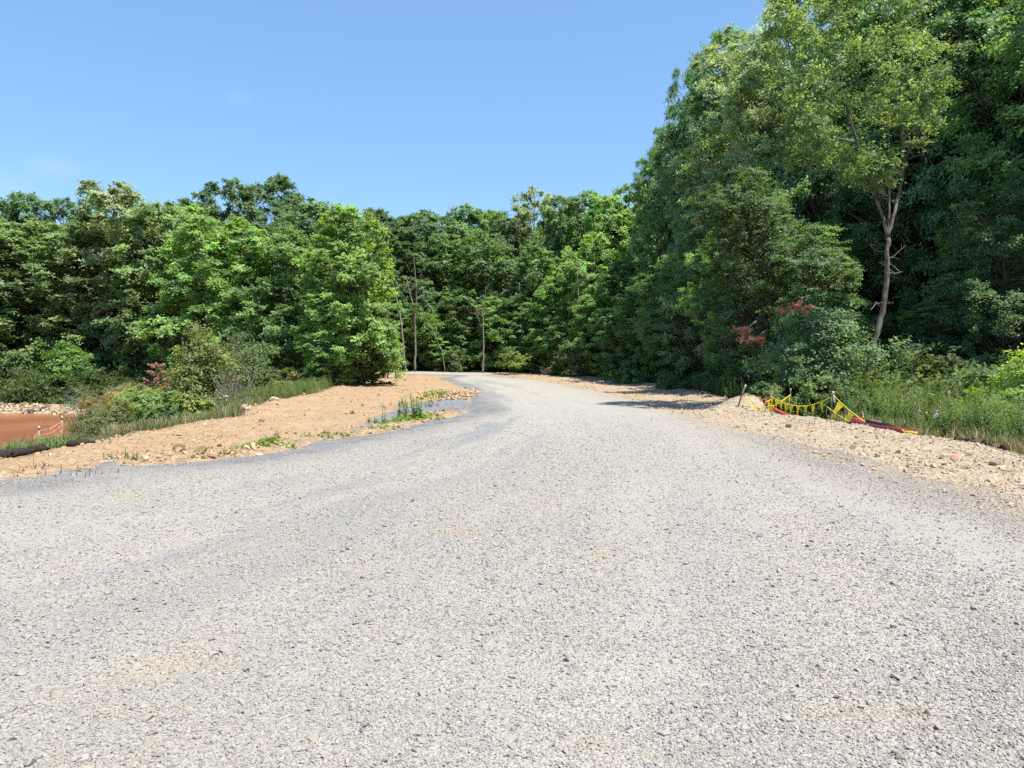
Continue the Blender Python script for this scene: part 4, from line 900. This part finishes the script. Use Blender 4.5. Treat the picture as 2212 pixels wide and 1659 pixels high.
plant('white flowering weeds beyond the yellowish bush on the left', 470, 895, .6, .8, (.10, .16, .05), 17, 200, .09, 12, (10, M_wht))

# ------------------------------------------------------------------ rocks one can pick out
def rock(label, px, py, d, col, seed, name='rock'):
    import bmesh
    x, y = G(px, py); g = np.random.default_rng(seed); bm = bmesh.new()
    pts = unit(g.normal(size=(26, 3)))*g.uniform(.8, 1.05, (26, 1))*np.array(d)/2
    for p in pts: bm.verts.new(p)
    r = bmesh.ops.convex_hull(bm, input=bm.verts); dele = {v for v in r['geom_interior'] if isinstance(v, bmesh.types.BMVert)}
    if dele: bmesh.ops.delete(bm, geom=list(dele), context='VERTS')
    bmesh.ops.bevel(bm, geom=bm.edges[:], offset=min(d)*.04, segments=1, affect='EDGES')
    me = bpy.data.meshes.new(name); bm.to_mesh(me); bm.free(); me.materials.append(simple('rock_face', tuple(v*.62 for v in col), .9, .1, .3, 7))
    o = obj(name, me, None, (x, y, gz(x, y)+d[2]*.22)); o.rotation_euler = (g.normal(0, .12), g.normal(0, .12), g.uniform(0, 6.28)); tag(o, label, 'rock'); return o
rock('pale boulder at the grassy edge of the left soil, left of two', 531, 889, (.5, .4, .34), (.66, .50, .36), 1)
rock('pale boulder at the grassy edge of the left soil, right of two', 594, 871, (.75, .5, .36), (.68, .53, .40), 2)
rock('long brown slab lying on the near left lip', 455, 997-8, (.42, .16, .09), (.42, .26, .15), 3)
rock('flat pale stone beside the road edge below the dark clods', 570-0-255+255-10, 1004-20, (.20, .16, .10), (.62, .52, .40), 4)
rock('dark crumbling clod standing up from the left lip', 384, 983, (.34, .22, .26), (.26, .17, .09), 5)
rock('dark brown clod left of the crumbling one', 348, 986, (.16, .13, .12), (.24, .11, .05), 6)
rock('olive brown clod right of the crumbling one', 432, 984, (.36, .22, .16), (.28, .20, .10), 7)
rock('small dark rock lying alone on the tan soil', 565-0, 912, (.28, .2, .12), (.30, .17, .12), 8)
rock('round white stone on the near left lip', 250, 993, (.11, .1, .09), (.72, .62, .50), 9)
rock('squarish tan rock at the near left road edge', 310, 1003, (.24, .2, .14), (.56, .44, .30), 10)
rock('reddish rock on the right shoulder below the weeds', 2065, 990, (.30, .22, .15), (.48, .32, .22), 11)
rock('rust stained rock under the yellow tape on the right shoulder', 1748, 935, (.28, .2, .14), (.45, .29, .18), 12)
rock('grey stone at the right end of the shoulder rubble', 2150, 1005, (.22, .2, .12), (.42, .33, .26), 13)
rock('pale broken block on the crest of the rubble ridge', 1790, 905, (.34, .26, .22), (.62, .52, .40), 14)
# dark spoil at the right frame edge
x, y = area(900, 9.4, 12.5, 14.5, 17.8, lambda x, y, c, g: ((x-10.7)**2+((y-16.2)*1)**2 < 1.3), 31)
M_dk = stonemat('dark_clod', (.035, .026, .018), (.13, .09, .06), (.10, .08, .05), (.02, .015, .01))
scatter('dark_spoil', [stone_mesh('spoil', 400+i, M_dk, .8) for i in range(4)], np.stack([x, y, terrain(x, y)+.22*np.exp(-((x-10.7)**2+(y-16.2)**2)/.6)], -1), np.random.default_rng(9).uniform(.03, .13, len(x)), 'heap of dark earth clods at the right frame edge', .5)

# ------------------------------------------------------------------ erosion tubes, orange netting
M_sock = simple('black_mesh_tube', (.028, .022, .019), .9, .2, .5, 14); M_or = simple('orange_netting', (.60, .26, .16), .6, .2); M_wood = simple('stake_wood', (.26, .21, .15), .85, .1, .35, 20)
def sock(label, pts, r, seed):
    g = np.random.default_rng(seed); P0 = [np.array([*G(a, b), 0.]) for a, b in pts]; P0 = np.array(P0)
    n = 26; t = np.linspace(0, len(P0)-1, n); p = np.stack([np.interp(t, range(len(P0)), P0[:, i]) for i in range(3)], -1)
    p[:, 2] = terrain(p[:, 0], p[:, 1])+r*.75; rad = r*(1+.12*g.normal(size=n)); rad[0] *= .55; rad[-1] *= .55; rad = np.convolve(np.pad(rad, 1, 'edge'), [.25, .5, .25], 'valid')
    o = thing('erosion_tube', label, 'tube', p[0]); mb = MB(); mb.tube(p-p[0], rad, 12); obj('sleeve', mb.mesh('sleeve', M_sock, sm=True), o)
    tb = MB(); e = p[-1]-p[0]; d = unit(p[-1]-p[-2]); tb.tube([e, e+d*.10, e+d*.16+np.array([0, 0, -.02])], [r*.5, r*.3, r*.45], 8); obj('tied_end', tb.mesh('tied_end', M_sock), o)
sock('long black erosion control tube lying on the soil near the left frame edge', [(22, 990), (58, 984), (97, 975)], .085, 1)
sock('short black erosion control tube lying right of the long one', [(146, 966), (168, 967), (190, 964)], .085, 2)
sock('end of a black erosion control tube cut by the left frame edge', [(-60, 1004), (-20, 1000), (14, 993)], .10, 3)
def net_point(px, py, y): w = W(px, py, y); return w
fx = [(24, 972, 25.), (85, 950, 25.6), (135, 938, 26.8)]
tops = [(24, 966, 25.), (85, 930, 25.6), (135, 908, 26.8)]
o = thing('netting_fence', 'sagging orange plastic netting fence between two stakes by the muddy pond', 'fence', W(85, 950, 25.6))
org = W(85, 950, 25.6); mb = MB()
A_ = np.array([W(*q) for q in tops])-org; B_ = np.array([W(*q) for q in fx])-org
B_ = np.array([[b[0], b[1], gz(b[0]+org[0], b[1]+org[1])-org[2]+.03] for b in B_]); A_[0] = B_[0]+np.array([0, 0, .12])
def nrow(v, seg=34):
    t = np.linspace(0, 2, seg); a = np.stack([np.interp(t, range(3), A_[:, i]) for i in range(3)], -1); b = np.stack([np.interp(t, range(3), B_[:, i]) for i in range(3)], -1)
    sag = .10*np.sin((t % 1)*math.pi)*v; q = b+(a-b)*v; q[:, 2] -= sag; return q
g = np.random.default_rng(2)
rows = [nrow(v)+g.normal(0, .012, (34, 3)) for v in np.linspace(0, 1, 8)]
for i, r_ in enumerate(rows): mb.tube(r_, .013 if i in (0, 7) else .0075, 4, False)
for j in range(34): mb.tube([r_[j] for r_ in rows], .0065, 4, False)
obj('net', mb.mesh('net', M_or), o)
for k in (1, 2):
    sb = MB(); b = B_[k]; a = A_[k]; sb.box((b+a)/2+np.array([0, -.02, .03]), (.045, .035, np.linalg.norm(a-b)+.14)); st_ = obj('stake', sb.mesh('stake', M_wood), o)
    cb = MB(); cb.box(a+np.array([0, -.02, .09]), (.055, .045, .12)); obj('painted_top', cb.mesh('painted_top', simple('orange_paint', (.5, .28, .2), .6)), st_)

# ------------------------------------------------------------------ pennant lines, posts and pipes on the right
M_rope = simple('yellow_cord', (.80, .66, .05), .6, .3, .1); M_pen = newmat('pennant_vinyl')
m, n, out = M_pen; pc = princ(n, None, (.86, .74, .05), .5, .3); trn = nd(n, 'ShaderNodeBsdfTranslucent'); trn.inputs[0].default_value = (.95, .85, .08, 1)
mx = nd(n, 'ShaderNodeMixShader'); mx.inputs[0].default_value = .5; n.links.new(pc.outputs[0], mx.inputs[1]); n.links.new(trn.outputs[0], mx.inputs[2]); n.links.new(mx.outputs[0], out.inputs[0]); M_pen = m
M_rust = simple('rusty_steel', (.16, .085, .05), .8, .3, .4, 25); M_grn = simple('green_post', (.05, .09, .06), .6, .4); M_whp = simple('white_paint', (.45, .45, .44), .6); M_red = simple('red_pipe_plastic', (.52, .045, .04), .4, .5, .15); M_blk = simple('black_pipe_plastic', (.018, .015, .016), .4, .5, .3); M_mar = simple('maroon_pipe_plastic', (.16, .02, .025), .45, .4, .3)
def post(label, px0, py0, px1, py1, y, r, body, tipc=None, tiplen=.14, name='post', ribbon=False, tee=False, cat='post'):
    b = W(px0, py0, y); b[2] = min(b[2], gz(b[0], b[1])); t = W(px1, py1, y-.05)
    o = thing(name, label, cat, b); mb = MB(); v = t-b
    mb.tube([np.array([0, 0, -.15]), v*.5, v], [r, r, r*.95], 4)
    if tee:
        for f in np.linspace(.1, .95, 14): mb.box(v*f+np.array([0, -r*1.1, 0]), (r*.9, r*.9, .02))
    obj('shaft', mb.mesh('shaft', body), o)
    if tipc:
        tb = MB(); u_ = unit(v); tb.tube([v-u_*tiplen, v-u_*tiplen*.3, v+u_*.012], [r*1.18]*3, 6); obj('painted_tip', tb.mesh('painted_tip', tipc), o)
    if ribbon:
        rb = MB(); g = np.random.default_rng(3)
        for k in range(5):
            a = g.uniform(0, 6.28); p = v-unit(v)*.05; q = p+np.array([math.cos(a)*.09, math.sin(a)*.05, -.10-.05*k]); s_ = np.array([.022, 0, .01])
            rb.add([p-s_, p+s_, q+s_*.8, q-s_*.8], [(0, 1, 2, 3)])
        obj('ribbon', rb.mesh('ribbon', M_whp), o)
    return o, v+b
YP = 25.2
_, tA = post('rusty leaning steel post with white tip on the rubble mound', 1592, 878, 1611, 832, 27.2, .024, M_rust, M_whp, .32, tee=True)
_, tB = post('thin grey leaning rod holding the left end of the long pennant line', 1649, 886, 1670, 842, 26.2, .014, M_dead)
_, tC = post('thin upright steel rod with a pale tip behind the pennant line', 1707.7, 900, 1708, 840, 26.6, .016, M_rust, M_whp, .12)
_, tD = post('leaning green steel post with white ribbons, highest end of the pennant lines', 1789, 902, 1800, 846, 24.3, .028, M_grn, M_whp, .17, ribbon=True, tee=True)
post('short blue grey rod tied with yellow tape at the foot of the ribbon post', 1783, 903, 1786, 877, 24.0, .015, M_grn)
post('pinkish thin stake leaning left above the dark pipes', 1871, 914, 1863, 889, 21.8, .014, simple('pink_stake', (.55, .28, .24), .7))
post('dark wooden stake with a pale tip standing in the weeds', 1982, 932, 1976, 870, 19.2, .017, simple('dark_stake', (.09, .075, .05), .8), M_wood, .12, name='wooden_stake', cat='stake')
post('thin pale stake in the weeds right of the dark wooden one', 2051, 912, 2050, 846, 21.0, .013, M_wood, M_whp, .1, name='wooden_stake', cat='stake')
def crest(px, lift=0., back=0.):     # a point on the ridge of rubble, in the picture column px
    u = U(px); P_ = np.array(R_l, float)
    for i in range(len(P_)-1):
        a, b = P_[i], P_[i+1]; fa = a[0]-u*a[1]; fb = b[0]-u*b[1]
        if fa*fb <= 0: q = a+(b-a)*fa/(fa-fb); q = q*(1+back/np.hypot(*q)); return np.array([q[0], q[1], gz(q[0], q[1])+lift])
def catenary(a, b, sag, n=24):
    t = np.linspace(0, 1, n)[:, None]; p = a+(b-a)*t; p[:, 2] -= 4*sag*(t*(1-t))[:, 0]; return p
def pennant_line(label, pts, flags, fw=.15, fh=.30, cord=.011, seed=0, name='pennant_line', ground=False):
    """pts world polyline, flags list of (fraction, width, drop, swing)"""
    pts = np.array(pts, float); org = pts[0].copy()
    if ground: pts[:, 2] = np.maximum(pts[:, 2], terrain(pts[:, 0], pts[:, 1])+.03)
    o = thing(name, label, 'bunting', org); mb = MB(); mb.tube(pts-org, cord*.9, 5); obj('cord', mb.mesh('cord', M_rope), o)
    s = np.concatenate([[0], np.cumsum(np.linalg.norm(np.diff(pts, axis=0), axis=1))]); s /= s[-1]; g = np.random.default_rng(seed)
    at = lambda f: np.array([np.interp(f, s, pts[:, i]) for i in range(3)])
    Ltot = np.sum(np.linalg.norm(np.diff(pts, axis=0), axis=1))
    for (f, w, h, sx) in flags:
        w *= 1.15; h *= 1.1
        a = at(f-w/2/Ltot)-org; b = at(f+w/2/Ltot)-org; m_ = (a+b)/2; tip = m_+np.array([sx, g.normal(0, .04), -h])
        k = 5; V = []; 
        for r_ in range(k+1):
            q = r_/k; wob_ = .018*math.sin(q*4+g.uniform(0, 6)); l = a+(tip-a)*q+np.array([0, wob_, 0]); r2 = b+(tip-b)*q+np.array([0, -wob_, 0]); V += [l, r2]
        V = np.array(V); V2 = V+np.array([0, .002, 0]); nn = len(V)
        F_ = [(2*i, 2*i+1, 2*i+3, 2*i+2) for i in range(k)]+[(nn+2*i+2, nn+2*i+3, nn+2*i+1, nn+2*i) for i in range(k)]
        obj('pennant', mesh('pennant', np.vstack([V, V2]), np.array(F_), M_pen), o)
    return o
A2 = W(1665, 855, 26.0); D2 = tD-np.array([0, 0, .12]); cat1 = catenary(A2, D2, .34)
def fr(px):     # fraction along the line whose picture column is px
    return float(np.clip((px-1665)/(1799-1665.), 0, 1))
pennant_line('long sagging line of narrow yellow pennants hung between the thin rod and the ribbon post', cat1,
    [(fr(1665+dx), .13, .30, s_) for dx, s_ in ((3, -.02), (14, .0), (24, .0), (36, -.03), (48, -.05), (61, -.02), (76, .0), (91, .02), (108, .03))], seed=1)
p2 = [W(1671, 878, 26.0), W(1686, 868, 26.2), W(1700, 858, 26.4), tC-np.array([0, 0, .2])]
pennant_line('short yellow line rising to the thin upright rod, crossing behind the long pennants', p2, [(.93, .05, .36, .0)], seed=2)
p3 = [tA-np.array([0, 0, .36]), W(1614, 862, 26.9), W(1624, 873, 26.6), W(1634, 879, 26.4), W(1647, 883, 26.2), W(1662, 876, 26.1), W(1672, 877, 26.0)]
pennant_line('tangled yellow pennant line sagging down the rubble mound from the rusty post', p3, [(.12, .10, .34, .12), (.25, .12, .30, .10), (.40, .14, .16, .1), (.50, .14, .12, .05), (.62, .16, .16, 0), (.96, .26, .27, .02)], seed=3, ground=True)
_b = [tB-np.array([0, 0, .30]), W(1655, 868, 26.15), W(1648, 882, 26.1)]
pennant_line('yellow line dropping left from the thin grey rod with two folded pennants', _b, [(.3, .07, .28, 0), (.7, .06, .25, .0)], seed=6)
p4 = catenary(tD-np.array([0, 0, .10]), crest(1876, .12), .06, 10)
pennant_line('taut yellow line with large pennants running down right from the ribbon post', p4, [(.27, .62, .42, -.34), (.58, .62, .40, -.30), (.86, .60, .22, -.26)], seed=4)
p5 = catenary(W(1786, 878, 24.0), crest(1841, .05), .03, 8)
pennant_line('short yellow line with one large pennant below the taut line', p5, [(.40, .50, .38, -.24)], seed=5)
p6 = [crest(px, .05) for px in (1876, 1900, 1930, 1955, 1982)]
pennant_line('yellow pennant line fallen flat on the rubble at the right end of the pipes', p6, [(.25, .34, .10, .1), (.74, .36, .12, .1), (.90, .36, .12, .1)], cord=.02, seed=7)
def pipe(label, pts, r, mat, name='pipe', lift=0.):
    P0 = np.array([crest(*q) for q in pts]); n = 40; t = np.linspace(0, len(P0)-1, n)
    # smooth through the points
    p = np.stack([np.interp(t, range(len(P0)), P0[:, i]) for i in range(3)], -1)
    for _ in range(6): p[1:-1] = (p[:-2]+2*p[1:-1]+p[2:])/4
    p[:, 2] = np.maximum(p[:, 2], terrain(p[:, 0], p[:, 1])-.02)
    rad = r*(1+.07*np.sin(np.arange(n)*2.6)); o = thing(name, label, 'pipe', p[0]); mb = MB(); mb.tube(p-p[0], rad, 10, False); obj('corrugated_wall', mb.mesh('corrugated_wall', mat, sm=True), o)
    cb = MB(); d = unit(p[-1]-p[-2]); cb.tube([p[-1]-p[0]-d*.03, p[-1]-p[0]+d*.03], [r*1.12]*2, 12); obj('end_collar', cb.mesh('end_collar', mat), o); return o
pipe('bright red pipe arching over the rubble under the left pennants', [(1648, .02, .1), (1653, .12, .2), (1664, .17, .3), (1678, .14, .3), (1692, .07, .2), (1704, -.02, .1)], .04, M_red)
pipe('second dark red pipe strand just under the arching one', [(1652, .02, .0), (1664, .08, .1), (1680, .06, .1), (1697, -.01, .1)], .03, M_mar)
pipe('bright red pipe loop at the start of the dark pipe bundle', [(1834, .03, .3), (1841, .13, .3), (1851, .17, .3), (1863, .15, .3), (1878, .10, .2), (1894, .04, .1)], .045, M_red)
pipe('thick maroon pipe lying below the red loop', [(1836, .04, .1), (1850, .07, .1), (1872, .07, .05), (1896, .06, 0), (1922, .05, 0), (1950, .04, 0)], .065, M_mar)
pipe('black pipe lying on top of the maroon one', [(1872, .17, .15), (1895, .17, .12), (1918, .13, .1), (1942, .08, .1)], .04, M_blk)
pipe('grey thin pipe strand above the black pipe', [(1870, .20, .35), (1898, .20, .35), (1930, .10, .3)], .02, simple('grey_pipe', (.30, .27, .26), .5))
pipe('red brown pipe end at the right of the pipe bundle', [(1922, .07, .25), (1945, .08, .25), (1965, .06, .2), (1981, .04, .2)], .045, simple('red_brown_pipe', (.30, .06, .04), .5))
print('BUILT', len(C.objects))
